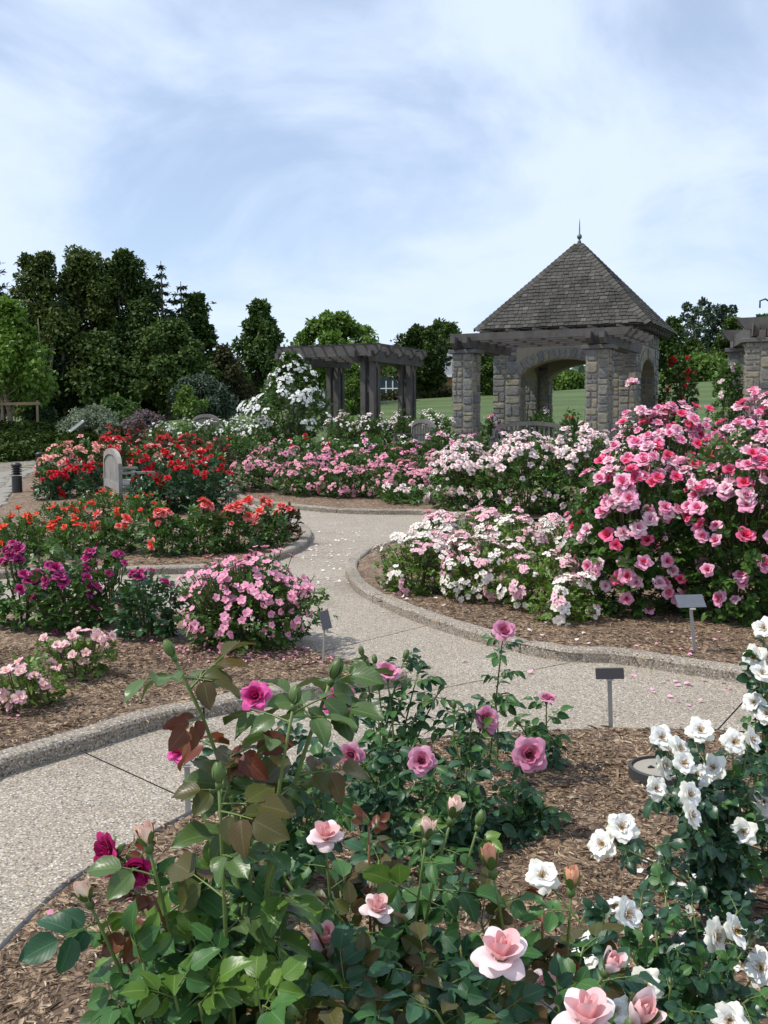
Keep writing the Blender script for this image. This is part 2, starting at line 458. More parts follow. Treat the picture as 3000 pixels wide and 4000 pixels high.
# petals
def pm(k, c1, c2, t=.28): M[k] = petal_mat('petal_' + k, c1, c2, t)
pm('pink_in', (.80, .09, .25), (.88, .22, .38)); pm('pink_out', (.84, .32, .50), (.90, .50, .63))
pm('hot_in', (.82, .045, .13), (.86, .09, .19)); pm('hot_out', (.84, .10, .25), (.86, .20, .36)); pm('faded', (.86, .50, .60), (.90, .66, .71))
pm('blush_in', (.86, .46, .50), (.90, .58, .59)); pm('blush_out', (.90, .70, .70), (.90, .83, .80))
pm('cream_in', (.84, .32, .40), (.90, .56, .58)); pm('cream_out', (.90, .82, .72), (.91, .87, .80))
pm('rose_in', (.72, .10, .20), (.82, .24, .34)); pm('rose_out', (.82, .32, .42), (.88, .48, .55))
pm('red', (.50, .008, .018), (.68, .02, .035)); pm('darkred', (.34, .006, .012), (.50, .012, .022))
pm('coral_in', (.80, .12, .12), (.85, .30, .24)); pm('coral_out', (.86, .40, .34), (.90, .52, .42))
pm('orange', (.80, .045, .022), (.84, .11, .05)); pm('orangepink', (.80, .16, .16), (.84, .28, .26))
pm('magenta', (.36, .008, .10), (.52, .025, .17)); pm('purple', (.34, .02, .15), (.50, .09, .26)); pm('hotpink', (.66, .05, .28), (.76, .14, .40))
pm('wild_in', (.80, .36, .44), (.86, .56, .58)); pm('wild_out', (.80, .24, .40), (.86, .42, .54))
pm('lightpink_in', (.86, .50, .46), (.88, .62, .54)); pm('lightpink_out', (.86, .46, .54), (.90, .62, .66))
pm('mauve_in', (.56, .12, .24), (.66, .24, .36)); pm('mauve_out', (.62, .22, .36), (.74, .38, .50))
pm('tea_in', (.88, .46, .47), (.90, .58, .57)); pm('tea_out', (.90, .70, .72), (.92, .80, .80))
pm('bud_pale', (.90, .76, .58), (.90, .64, .56)); pm('bud_peach', (.84, .42, .24), (.86, .50, .34))
pm('white', (.86, .86, .83), (.92, .91, .87)); pm('whitewarm', (.88, .85, .72), (.92, .90, .80))
pm('climber', (.86, .85, .76), (.90, .89, .82))
M['sepal'] = leaf_mat('sepal_green', (.08, .14, .03), (.11, .17, .05), .45, .15)

# trees
M['t_dark'] = leaf_mat('foliage_dark', (.034, .062, .013), (.078, .125, .025), .6, .2, .2)
M['t_olive'] = leaf_mat('foliage_olive', (.048, .078, .013), (.10, .14, .027), .6, .22, .2)
M['t_conifer'] = leaf_mat('foliage_conifer', (.020, .042, .015), (.042, .078, .026), .65, .12, .2)
M['t_mid'] = leaf_mat('foliage_mid', (.044, .090, .017), (.088, .150, .029), .55, .25, .25)
M['t_bright'] = leaf_mat('foliage_bright', (.080, .150, .020), (.13, .215, .034), .5, .28, .3)
M['t_lime'] = leaf_mat('foliage_lime', (.080, .155, .018), (.14, .23, .032), .5, .3, .3)
M['t_blue'] = leaf_mat('foliage_bluegreen', (.050, .085, .048), (.085, .125, .072), .55, .22, .25)
M['t_silver'] = leaf_mat('foliage_silver', (.13, .165, .105), (.21, .245, .16), .7, .2, .2)
M['t_purple'] = leaf_mat('foliage_mauve', (.13, .10, .10), (.20, .15, .15), .7, .2, .2)
M['t_brown'] = leaf_mat('foliage_brown', (.045, .045, .016), (.07, .075, .026), .6, .22, .2)
M['juniper'] = leaf_mat('juniper', (.040, .076, .013), (.090, .140, .026), .6, .15, .2)

# ------------------------------------------------------------------ ground
def smooth_poly(pts, closed=True, n=6):
    pts = [Vector(p[:2]) for p in pts]; out = []; L = len(pts)
    rngi = range(L) if closed else range(L - 1)
    g = (lambda i: pts[i % L]) if closed else (lambda i: pts[max(0, min(L - 1, i))])
    for i in rngi:
        p0, p1, p2, p3 = g(i - 1), g(i), g(i + 1), g(i + 2)
        for k in range(n):
            t = k / n
            out.append(0.5 * ((2 * p1) + (p2 - p0) * t + (2 * p0 - 5 * p1 + 4 * p2 - p3) * t * t + (3 * p1 - p0 - 3 * p2 + p3) * t ** 3))
    if not closed: out.append(pts[-1])
    return out
def inside(poly, x, y):
    c = False; n = len(poly); j = n - 1
    for i in range(n):
        a, b = poly[i], poly[j]
        if (a[1] > y) != (b[1] > y) and x < (b[0] - a[0]) * (y - a[1]) / (b[1] - a[1]) + a[0]: c = not c
        j = i
    return c
def px(*uv): return [tuple(G(u, v)[:2]) for u, v in uv]

def build_ground():
    xs = sorted(set([-700, -400, -250, -160, -110, -80] + list(np.arange(-60, 60.1, 2.0)) + [80, 110, 160, 250, 400, 700]))
    ys = sorted(set([-60, -20, -8] + list(np.arange(-2, 80.1, 1.5)) + [90, 105, 120, 140, 160, 200, 280, 400, 600, 900, 1400]))
    mb = MB(); nx = len(xs)
    for y in ys:
        for x in xs:
            mb.v.append((x, y, h(x, y) - 0.16 * (1 - ss(28.5, 31, y)) - (0.25 if y > 200 else 0)))
    for j in range(len(ys) - 1):
        for i in range(nx - 1):
            a = j * nx + i; mb.f.append([a, a + 1, a + 1 + nx, a + nx]); mb.m.append(0)
    o = mb.build('lawn', M['lawn'], smooth=True); tag(o, kind='structure')
build_ground()

# garden paths: slabs split along the expansion joints
def build_paths():
    root = empty('path'); tag(root, kind='structure')
    dark = MB(); xs = np.arange(-15, 16.1, 1.0); ys = np.arange(-1, 30.1, 1.0)
    for y in ys:
        for x in xs: dark.v.append((x, y, h(x, y) - 0.012))
    for j in range(len(ys) - 1):
        for i in range(len(xs) - 1):
            a = j * len(xs) + i; dark.f.append([a, a + 1, a + 1 + len(xs), a + len(xs)]); dark.m.append(0)
    dark.build('joint_bed', M['joint'], root)
    bm = bmesh.new(); vs = {}
    X = np.arange(-15, 16.1, .5); Y = np.arange(-1, 30.1, .5)
    for j, y in enumerate(Y):
        for i, x in enumerate(X): vs[i, j] = bm.verts.new((x, y, 0))
    for j in range(len(Y) - 1):
        for i in range(len(X) - 1): bm.faces.new((vs[i, j], vs[i + 1, j], vs[i + 1, j + 1], vs[i, j + 1]))
    # joints: each is a full line across a stretch of path
    joints = [((200, 2880), (790, 3150)), ((1500, 2735), (2215, 2590)), ((1180, 2565), (1560, 2470)), ((1140, 2068), (1420, 2040)), ((1040, 2290), (1360, 2250)), ((2905, 2740), (2960, 2680))]
    planes = []
    for a, b in joints:
        A, B = G(*a), G(*b); d = (B - A); d.z = 0; d.normalize(); n = Vector((d.y, -d.x, 0)); planes.append((A, n, B))
    def zone(c):
        # which side of each joint, only near that joint
        return tuple((1 if (c - A).dot(n) > 0 else -1) if min((c - A).length, (c - B).length) < 3.2 else 0 for A, n, B in planes)
    for A, n, B in planes:
        for off in (-0.0045, 0.0045):
            g = bm.verts[:] + bm.edges[:] + bm.faces[:]
            bmesh.ops.bisect_plane(bm, geom=g, plane_co=(A.x + n.x * off, A.y + n.y * off, 0), plane_no=(n.x, n.y, 0))
    groups = {}; kill = []
    for f in bm.faces:
        c = f.calc_center_median(); gap = False
        for A, n, B in planes:
            if abs((c - Vector((A.x, A.y, 0))).dot(n)) < 0.004:
                m = (A + B) / 2
                if (c.xy - m.xy).length < (B - A).length * 0.5 + 0.35: gap = True
        if gap: continue
        # slab id: order along the path by the joint sides (signed only near)
        key = []
        for A, n, B in planes:
            m = (A + B) / 2; m.z = 0
            key.append(int((c - Vector((A.x, A.y, 0))).dot(n) > 0) if (c - m).length < (B - A).length * 0.5 + 1.3 else 2)
        groups.setdefault(tuple(key), []).append(f)
    for key, fs in groups.items():
        mb = MB(); idx = {}
        for f in fs:
            ids = []
            for v in f.verts:
                if v not in idx:
                    idx[v] = len(mb.v); mb.v.append((v.co.x, v.co.y, h(v.co.x, v.co.y)))
                ids.append(idx[v])
            mb.f.append(ids); mb.m.append(0)
        mb.build('slab', M['path'], root)
    bm.free()
build_paths()

BED_R = px((3300, 2745), (2880, 2668), (2640, 2630), (2400, 2592), (2205, 2585), (2032, 2552), (1851, 2505), (1634, 2433), (1489, 2371), (1395, 2318), (1355, 2263), (1352, 2225), (1385, 2190), (1440, 2155), (1600, 2118), (1900, 2095), (2300, 2085), (2800, 2090), (3500, 2110), (3900, 2300), (3800, 2600))
BED_FAR = px((878, 1918), (905, 1940), (940, 1957), (1030, 1976), (1136, 1989), (1300, 2004), (1450, 2010), (1650, 2012), (1800, 2022), (2000, 2036), (2400, 2048), (3200, 2045), (3900, 2040)) + [(15, 24), (14, 28.8), (5, 29.2), (-3.0, 29), (-3.6, 25)]
BED_L1 = px((-400, 3180), (0, 3037), (343, 2933), (633, 2842), (904, 2785), (1200, 2735), (1440, 2700), (1560, 2680), (1592, 2662), (1560, 2645), (1480, 2625), (1338, 2605), (1240, 2575), (1148, 2544), (1000, 2500), (800, 2440), (600, 2390), (300, 2370), (0, 2380), (-400, 2400))
BED_L2 = px((-300, 2290), (0, 2262), (300, 2250), (548, 2246), (784, 2240), (940, 2228), (1058, 2200), (1175, 2153), (1216, 2112), (1208, 2078), (1150, 2048), (1050, 2018), (960, 1990), (885, 1962), (850, 1930), (780, 1895), (640, 1862), (430, 1838), (230, 1826), (120, 1858), (60, 1920), (0, 2000), (-200, 2100))
BED_F = px((-200, 3960), (0, 3746), (136, 3602), (271, 3475), (434, 3376), (620, 3270), (850, 3150), (1100, 3050), (1400, 2960), (1681, 2906), (1952, 2888), (2151, 2879), (2386, 2870), (2549, 2870), (3000, 2888), (3600, 2935)) + [(3.4, 1.2), (2.4, -.6), (-1.0, -.6), (-1.6, 1.0)]
BED_W = [(-8.0, 27.3), (-5.2, 26.4), (-3.9, 25.6), (-3.6, 29.6), (-8.5, 30.2)]

def bed_surface(name, poly, lift, step=0.3, amp=0.018):
    pts = [Vector((p[0], p[1])) for p in poly]; n0 = len(pts)
    edges = [(i, (i + 1) % n0) for i in range(n0)]
    xs = [p[0] for p in poly]; ys = [p[1] for p in poly]
    for x in np.arange(min(xs), max(xs), step):
        for y in np.arange(min(ys), max(ys), step):
            X, Y = x + random.uniform(-.08, .08) * step, y + random.uniform(-.08, .08) * step
            if inside(poly, X, Y): pts.append(Vector((X, Y)))
    r = delaunay_2d_cdt(pts, edges, [], 1, 1e-4)
    mb = MB()
    for p in r[0]:
        mb.v.append((p.x, p.y, h(p.x, p.y) + lift + amp * noise.noise(Vector((p.x * 2.3, p.y * 2.3, 1.7)))))
    mb.f = [list(f) for f in r[2]]; mb.m = [0] * len(mb.f)
    o = mb.build(name, M['mulch'], smooth=True); tag(o, kind='structure'); return o

beds = {}
for key, raw, lift, step in (('R', BED_R, .055, .35), ('FAR', BED_FAR, .055, .8), ('L1', BED_L1, .05, .3), ('L2', BED_L2, .055, .6), ('F', BED_F, .028, .2), ('W', BED_W, .05, .8)):
    sm = smooth_poly(raw, True, 5); beds[key] = sm
    bed_surface('mulch_bed', sm, lift, step)
BED_LIFT = {'R': .055, 'FAR': .055, 'L1': .05, 'L2': .055, 'F': .028, 'W': .05}
def bedz(x, y):
    for k, p in beds.items():
        if inside(p, x, y): return h(x, y) + BED_LIFT[k]
    return h(x, y)

def build_kerb(name, key, uv, seg_len, gap=0.012):
    root = empty(name); tag(root, kind='structure')
    line = smooth_poly([G(u, v)[:2] for u, v in uv], False, 14)
    # which side is the bed
    i = len(line) // 2; d = (line[i + 1] - line[i - 1]).normalized(); nrm = Vector((-d.y, d.x))
    sgn = 1 if inside(beds[key], line[i].x + nrm.x * .3, line[i].y + nrm.y * .3) else -1
    prof = [(0.0, -.03), (0.0, .062), (.012, .078), (.03, .084), (.105, .086), (.12, .077), (.128, .05), (.128, -.03)]
    # resample by length
    cum = [0.0]
    for a, b in zip(line, line[1:]): cum.append(cum[-1] + (b - a).length)
    total = cum[-1]
    def at(s):
        s = clamp(s, 0, total)
        k = min(len(line) - 2, max(0, int(np.searchsorted(cum, s)) - 1))
        t = (s - cum[k]) / max(1e-6, cum[k + 1] - cum[k]); p = line[k].lerp(line[k + 1], t)
        q = (line[min(k + 2, len(line) - 1)] - line[max(0, k - 1)]).normalized()
        return p, Vector((-q.y, q.x)) * sgn
    s0 = 0.0
    while s0 < total - .05:
        s1 = min(total, s0 + seg_len * random.uniform(.92, 1.08)); n = max(3, int((s1 - s0) / .16))
        vs = []; m = len(prof)
        for i in range(n + 1):
            p, nn = at(lerp(s0 + gap / 2, s1 - gap / 2, i / n)); w = 1 - .0
            for a, z in prof:
                q = p + nn * a; e = .004 * noise.noise(Vector((q.x * 9, q.y * 9, z * 30)))
                zz = z - (.014 if i in (0, n) and z > .06 else 0)
                vs.append((q.x + nn.x * e, q.y + nn.y * e, h(p.x, p.y) + zz + e))
        fs = [(i * m + k, i * m + k + 1, (i + 1) * m + k + 1, (i + 1) * m + k) for i in range(n) for k in range(m - 1)]
        fs += [tuple(range(m)), tuple(range(n * m + m - 1, n * m - 1, -1))]
        mb = MB(); mb.add(vs, fs); me = mb.mesh('kerb_stone', M['kerb'])
        bm = bmesh.new(); bm.from_mesh(me); bmesh.ops.recalc_face_normals(bm, faces=bm.faces[:]); bm.to_mesh(me); bm.free()
        mobj('kerb_stone', me, root)
        s0 = s1
build_kerb('right_bed_kerb', 'R', [(3300, 2745), (2880, 2668), (2640, 2630), (2400, 2592), (2205, 2585), (2032, 2552), (1851, 2505), (1634, 2433), (1489, 2371), (1395, 2318), (1355, 2263), (1352, 2225), (1385, 2190), (1440, 2155), (1600, 2118), (1900, 2095)], 2.2)
build_kerb('far_bed_kerb', 'FAR', [(878, 1918), (905, 1940), (940, 1957), (1030, 1976), (1136, 1989), (1300, 2004), (1450, 2010), (1650, 2012), (1800, 2022), (2000, 2036)], 1.9)
build_kerb('left_bed_kerb', 'L1', [(-400, 3180), (0, 3037), (343, 2933), (633, 2842), (904, 2785), (1200, 2735), (1440, 2700), (1560, 2680), (1592, 2662)], 1.55)
build_kerb('middle_bed_kerb', 'L2', [(-300, 2290), (0, 2262), (300, 2250), (548, 2246), (784, 2240), (940, 2228), (1058, 2200), (1175, 2153), (1216, 2112), (1208, 2078), (1150, 2048), (1050, 2018), (960, 1990), (885, 1962)], 2.0)

def build_edging():
    line = beds['F'][:16 * 5 - 4]; mb = MB(); vs = []
    for i, p in enumerate(line):
        d = (line[min(i + 1, len(line) - 1)] - line[max(i - 1, 0)]).normalized(); nn = Vector((-d.y, d.x))
        for a, z in ((-.016, -.01), (-.016, .02), (0, .03), (.012, .03), (.016, -.01)):
            q = p + nn * a; vs.append((q.x, q.y, h(p.x, p.y) + z + .006 * noise.noise(Vector((p.x * 3, p.y * 3, 0)))))
    fs = [(i * 5 + k, i * 5 + k + 1, i * 5 + k + 6, i * 5 + k + 5) for i in range(len(line) - 1) for k in range(4)]
    mb.add(vs, fs); o = mb.build('edging_strip', M['rubber'], smooth=True)
    tag(o, kind='structure')
build_edging()

# road on the far left, with flat edging stones
def build_road():
    near = [(-700, 2350), (-300, 2180), (0, 2010), (55, 1920), (110, 1858), (230, 1824), (430, 1834), (640, 1858)]
    far = [(-900, 1900), (-500, 1850), (-200, 1826), (0, 1812), (110, 1803), (230, 1790), (430, 1780), (640, 1775)]
    a = smooth_poly([G(*p)[:2] for p in near], False, 6); b = smooth_poly([G(*p)[:2] for p in far], False, 6)
    mb = MB(); K = 6
    for p, q in zip(a, b):
        for k in range(K + 1):
            w = p.lerp(q, k / K); mb.v.append((w.x, w.y, h(w.x, w.y) + .03))
    for i in range(len(a) - 1):
        for k in range(K): mb.f.append([i * (K + 1) + k, i * (K + 1) + k + 1, (i + 1) * (K + 1) + k + 1, (i + 1) * (K + 1) + k]); mb.m.append(0)
    me = mb.mesh('road', M['road'])
    bm = bmesh.new(); bm.from_mesh(me); bmesh.ops.recalc_face_normals(bm, faces=bm.faces[:]); bm.to_mesh(me); bm.free()
    o = mobj('road', me); tag(o, kind='structure')
    rnd = random.Random(3)
    line = smooth_poly([G(*p)[:2] for p in [(-320, 2175), (-40, 2010), (30, 1925), (85, 1866), (180, 1832)]], False, 10)
    for row in range(2):
        for i in range(0, len(line) - 1):
            p = line[i].lerp(line[i + 1], rnd.random()); 
            q = p + Vector((-.42 * row - .1, .12 * row)); r = rnd.uniform(.2, .34); n = 7; m2 = MB()
            ring = [(q.x + r * rnd.uniform(.8, 1.1) * math.cos(2 * math.pi * k / n), q.y + r * 1.5 * rnd.uniform(.8, 1.1) * math.sin(2 * math.pi * k / n)) for k in range(n)]
            vs = [(x, y, h(x, y) + .035) for x, y in ring] + [(lerp(x, q.x, .08), lerp(y, q.y, .08), h(x, y) + .06 + .01 * row) for x, y in ring]
            m2.add(vs, [tuple(range(n, 2 * n))] + [(k, (k + 1) % n, (k + 1) % n + n, k + n) for k in range(n)])
            m2.build('edging_stone', M['flag'], o)
build_road()

# ------------------------------------------------------------------ leaf and petal geometry
LV = np.array([[0, 0, 0], [.28, -.5, .10], [.68, -.40, .06], [1, 0, -.06], [.68, .40, .06], [.28, .5, .10]], dtype=np.float64)
def leaf_cloud(name, mat, pos, X, Z, L, W):
    """one mesh of many folded leaf blades (4 triangles each): pos, axis X, normal Z: (n,3); L, W: (n,)"""
    n = len(pos)
    X = X / (np.linalg.norm(X, axis=1, keepdims=True) + 1e-9)
    Z = Z - X * np.sum(Z * X, axis=1, keepdims=True)
    Z = Z / (np.linalg.norm(Z, axis=1, keepdims=True) + 1e-9)
    Y = np.cross(Z, X)
    v = pos[:, None, :] + L[:, None, None] * LV[None, :, 0, None] * X[:, None, :] + W[:, None, None] * LV[None, :, 1, None] * Y[:, None, :] + L[:, None, None] * LV[None, :, 2, None] * Z[:, None, :]
    me = bpy.data.meshes.new(name)
    me.vertices.add(n * 6); me.vertices.foreach_set('co', v.reshape(-1).astype(np.float32))
    base = np.arange(n)[:, None] * 6
    idx = np.concatenate([base + np.array([[0, 1, 2, 3]]), base + np.array([[0, 3, 4, 5]])], axis=1).reshape(-1)
    me.loops.add(n * 8); me.loops.foreach_set('vertex_index', idx.astype(np.int32))
    me.polygons.add(n * 2); me.polygons.foreach_set('loop_start', np.arange(0, n * 8, 4).astype(np.int32))
    me.polygons.foreach_set('loop_total', np.full(n * 2, 4, dtype=np.int32))
    me.update(calc_edges=True)
    for m in (mat if isinstance(mat, (list, tuple)) else [mat]): me.materials.append(m)
    return me
def rdir(n, up=0.0):
    d = RNG.normal(size=(n, 3)); d[:, 2] += up
    return d / np.linalg.norm(d, axis=1, keepdims=True)

def petal(mb, az, r0, th0, th1, L, W, nu, nv, ruff, mi, curl=0.0):
    """one petal on a surface of revolution; th: lean from the vertical at base and rim"""
    rho, z = r0, 0.0; ds = L / nu; rows = []
    for i in range(nu + 1):
        s = i / nu
        if i:
            ph = lerp(th0, th1, s) + (curl if s > .8 else 0)
            rho += math.sin(ph) * ds; z += math.cos(ph) * ds
        w = W * (.42 + .58 * ss(0, .5, s)) * math.sqrt(max(0.04, 1 - (max(0, s - .6) / .5) ** 2))
        row = []
        for j in range(-nv, nv + 1):
            t = j / nv; da = t * w / 2 / max(abs(rho), W * .32)
            rr = rho + ruff * math.sin(j * 2.1 + az * 5) * s; zz = z + ruff * math.cos(j * 1.7 + az * 3) * s - .10 * abs(t) ** 2 * L * s
            rr *= 1 - .13 * t * t * s
            row.append((rr * math.cos(az + da), rr * math.sin(az + da), zz))
        rows.append(row)
    m = 2 * nv + 1
    mb.add([p for r in rows for p in r], [(i * m + k, i * m + k + 1, (i + 1) * m + k + 1, (i + 1) * m + k) for i in range(nu) for k in range(m - 1)], mi)

def calyx(mb, mi, r=.18, down=.3, reflex=True, n=5, L=.55):
    mb.lathe([(.05, -down), (r * .7, -down * .75), (r, -down * .25), (r * .95, .02)], 7, (0, 0, 0), mi)
    for k in range(n):
        petal(mb, k * 2 * math.pi / n + .3, r * .8, rad(70 if reflex else 25), rad(125 if reflex else 3), L, .22, 3, 1, 0, mi)

def bloom_full(seed, layers=6, nu=3, nv=2, opening=1.0, ruff=.03, nin=3, sep=True):
    r = random.Random(seed); mb = MB(); az = 0
    for k in range(layers):
        f = k / max(1, layers - 1); n = nin + (1 if f > .3 else 0) + (1 if f > .6 else 0)
        for i in range(n):
            az += 2.4 + r.uniform(-.15, .15)
            th0 = rad(lerp(2, 46, f) * opening); th1 = rad(lerp(-14, 74, f ** 1.2) * opening + r.uniform(-10, 10))
            petal(mb, az, lerp(.05, .16, f), th0, th1, lerp(.62, .98, f) * r.uniform(.92, 1.08), lerp(.6, 1.3, f), nu, nv, ruff * lerp(.4, 1, f), 0 if f < .6 else 1, rad(32) * f)
    if sep: calyx(mb, 2)
    return mb
def bloom_open(seed, n1=5, n2=5, nu=3, nv=2, flat=1.0, stamens=14, ruff=.05):
    r = random.Random(seed); mb = MB()
    for ring, (n, t0, t1, L) in enumerate(((n1, 62, 92, .98), (n2, 48, 74, .80), (3, 32, 48, .5))):
        if n2 == 0 and ring > 0: break
        for i in range(n):
            petal(mb, i * 2 * math.pi / n + ring * .6 + r.uniform(-.15, .15), .08, rad((t0 + r.uniform(-8, 8)) * flat), rad((t1 + r.uniform(-14, 14)) * flat), L * r.uniform(.9, 1.06), 1.28 if ring < 2 else .6, nu, nv, ruff, 1 if ring == 0 else 0)
    for i in range(stamens):
        a, q = r.uniform(0, 6.28), r.uniform(.03, .2)
        b = Vector((q * math.cos(a), q * math.sin(a), .14)); t = b + Vector((.09 * math.cos(a), .09 * math.sin(a), .16))
        mb.tube([b - Vector((0, 0, .08)), t, t + Vector((0, 0, .035))], [.012, .012, .028], 3, 3)
    calyx(mb, 2, .15, .26)
    return mb
def bloom_cluster(seed, n=8, spread=.75, pet=5, layers=2):
    """a truss of small rosettes"""
    r = random.Random(seed); mb = MB()
    for q in range(n):
        a, d = r.uniform(0, 6.28), math.sqrt(r.random()) * spread
        c = Vector((d * math.cos(a), d * math.sin(a), .55 * (1 - d * d) + r.uniform(-.12, .12))); s = r.uniform(.26, .4)
        tilt = Vector((c.x * .9, c.y * .9, 1)).normalized().to_track_quat('Z', 'Y').to_matrix().to_4x4()
        sub = MB(); az = r.uniform(0, 6)
        for k in range(layers):
            f = k / max(1, layers - 1)
            for i in range(pet):
                az += 2.4; petal(sub, az, .06, rad(lerp(5, 45, f)), rad(lerp(0, 80, f)), lerp(.65, .9, f), lerp(.8, 1.25, f), 2, 1, .03, 0 if f < .5 else 1)
        Mx = Matrix.Translation(c) @ tilt @ Matrix.Scale(s, 4)
        mb.add([Mx @ Vector(v) for v in sub.v], sub.f); mb.m[-len(sub.f):] = sub.m
        mb.tube([c, (c.x * .25, c.y * .25, -.35)], [.02, .02], 3, 2, False)
    return mb
def bloom_tea(seed):
    """half-open high-centred rose with reflexed outer petals"""
    r = random.Random(seed); mb = MB(); az = 0
    for k, (n, t0, t1, L, W, mi) in enumerate(((3, 2, -16, .98, .55, 0), (3, 12, -10, 1.06, .9, 0), (3, 24, 4, 1.1, 1.15, 0), (3, 34, 30, 1.1, 1.3, 0), (3, 44, 66, 1.08, 1.4, 1), (4, 56, 104, 1.0, 1.35, 1))):
        for i in range(n):
            az += 2.4 + r.uniform(-.2, .2); petal(mb, az, .05 + .03 * k, rad(t0), rad(t1 + r.uniform(-8, 8)), L, W, 6, 3, .015, mi, rad(18) if k > 2 else 0)
    calyx(mb, 2, .2, .32, True)
    return mb
def bloom_bud(seed, opening=.35):
    r = random.Random(seed); mb = MB(); az = 0
    for k in range(3):
        for i in range(3):
            az += 2.2; petal(mb, az, .06 + .04 * k, rad(24 + 8 * k * opening), rad(-20 + 22 * k * opening), 1.0 - .04 * (2 - k), .72, 6, 3, .012, 0 if k < 2 else 1)
    return mb
def bud_calyx(seed, closed=False):
    r = random.Random(seed); mb = MB()
    mb.lathe([(.06, -.42), (.17, -.32), (.2, -.16), (.17, .02)], 9, (0, 0, 0), 0)
    for k in range(5):
        petal(mb, k * 2 * math.pi / 5 + r.uniform(-.1, .1), .13, rad(52 if closed else 42), rad(-42 if closed else r.uniform(-2, 22)), 1.25 if closed else .8, .40, 7, 1, 0, 0)
    return mb

def meshes(prefix, mbs, mats): return [m.mesh(prefix, mats, smooth=True) for m in mbs]
S = 'sepal'
SPEC = {}   # species: bloom meshes, size range (metres, radius), leaf material, leaf length
def spec(k, mbs, mats, size, leaf, ll, cane='cane_brown'):
    SPEC[k] = dict(meshes=meshes(k + '_bloom', mbs, [M[x] for x in mats]), size=size, leaf=leaf, ll=ll, cane=cane)
spec('pink', [bloom_full(i, 6, 3, 2, [1.0, .85, 1.1, .95][i % 4], .04) for i in range(5)], ['pink_in', 'pink_out', S], (.052, .072), 'rl', .062)
SPEC['pink']['meshes'] += meshes('pink_bloom', [bloom_full(5 + i, 5, 3, 2, [.7, .8][i % 2], .03) for i in range(2)], [M['hot_in'], M['hot_out'], M[S]]) + meshes('pink_bloom', [bloom_full(7 + i, 6, 3, 2, 1.15, .07) for i in range(3)], [M['pink_out'], M['faded'], M[S]])
spec('pale', [bloom_full(10 + i, 4, 2, 1, .95, .04) for i in range(4)], ['blush_in', 'blush_out', S], (.042, .062), 'rl', .055)
spec('poly', [bloom_cluster(20 + i, 9) for i in range(6)], ['cream_in', 'cream_out', S], (.070, .105), 'rl_light', .036)
SPEC['poly']['meshes'] += meshes('poly_bloom', [bloom_cluster(26 + i, 8, .7) for i in range(4)], [M['cream_in'], M['lightpink_out'], M[S]])
spec('meid', [bloom_cluster(30 + i, 8) for i in range(5)], ['rose_in', 'rose_out', S], (.07, .105), 'rl', .045)
spec('palehedge', [bloom_cluster(40 + i, 4, .6) for i in range(4)], ['blush_in', 'blush_out', S], (.075, .10), 'rl_mid', .05)
spec('whitehedge', [bloom_cluster(50 + i, 4, .6) for i in range(4)], ['whitewarm', 'white', S], (.07, .10), 'rl_mid', .05)
spec('climb', [bloom_cluster(60 + i, 8, .8) for i in range(5)], ['climber', 'white', S], (.10, .17), 'rl', .055)
spec('red', [bloom_full(70 + i, 4, 2, 1, .9, .04) for i in range(4)], ['red', 'red', S], (.055, .075), 'rl_dark', .06)
spec('darkred', [bloom_cluster(80 + i, 4, .6) for i in range(4)], ['darkred', 'red', S], (.07, .10), 'rl_red', .05)
spec('coral', [bloom_full(90 + i, 4, 2, 1, .9, .04) for i in range(4)], ['coral_in', 'coral_out', S], (.05, .07), 'rl', .055)
spec('orange', [bloom_full(100 + i, 5, 2, 2, .95, .05) for i in range(4)], ['orange', 'orangepink', S], (.048, .068), 'rl', .055)
spec('orangesmall', [bloom_full(110 + i, 3, 2, 1, .95, .05) for i in range(3)], ['orange', 'orange', S], (.03, .045), 'rl_mid', .05)
spec('magenta', [bloom_full(120 + i, 5, 3, 2, [.9, 1.05][i % 2], .05) for i in range(4)], ['magenta', 'purple', S], (.042, .058), 'rl', .058)
spec('wild', [bloom_open(130 + i, 5, 0, 3, 2, .85, 5) for i in range(4)], ['wild_in', 'wild_out', S, 'whitewarm'], (.024, .036), 'rl_mid', .036)
spec('lightpink', [bloom_open(140 + i, 5, 4, 3, 2, .85, 6) for i in range(4)], ['lightpink_in', 'lightpink_out', S, 'whitewarm'], (.028, .038), 'rl_light', .034)
spec('rosemix', [bloom_full(150 + i, 4, 2, 1, .95, .04) for i in range(4)], ['hotpink', 'pink_out', S], (.055, .085), 'rl', .055)
spec('redmix', [bloom_full(160 + i, 4, 2, 1, .95, .04) for i in range(4)], ['darkred', 'red', S], (.055, .085), 'rl', .055)

# ------------------------------------------------------------------ shrubs and rose bushes in the beds
BUSHN = [0]
def lump_at(x, y, z, seed): return noise.noise(Vector((x * 2.2 + seed * 3.1, y * 2.2, z * 2.2))) + .5 * noise.noise(Vector((x * 5 + seed, y * 5, z * 5 + 4)))
def dome_pts(n, R, H, seed, shell=.42, lump=.28):
    """points in a lumpy dome on a short skirt that reaches the ground; returns positions and outward directions"""
    d = rdir(n); d[:, 2] = np.abs(d[:, 2])
    sk = RNG.random(n) < .36; t = RNG.random(n)
    d[sk, 2] = 0; d /= np.linalg.norm(d, axis=1, keepdims=True)
    zz = np.where(sk, t * .34, d[:, 2])
    lm = np.array([lump_at(a, b, c, seed) for a, b, c in zip(d[:, 0], d[:, 1], zz)])
    rr = RNG.random(n) ** shell * (1 + lump * lm)
    k = np.where(sk, .62 + .38 * t ** .7, 1.0)
    z = np.where(sk, .34 * H * t, .34 * H + .66 * H * d[:, 2] * rr)
    p = np.stack([d[:, 0] * rr * R * k, d[:, 1] * rr * R * k, np.maximum(z, .02)], 1)
    d[:, 2] += .15
    return p, d
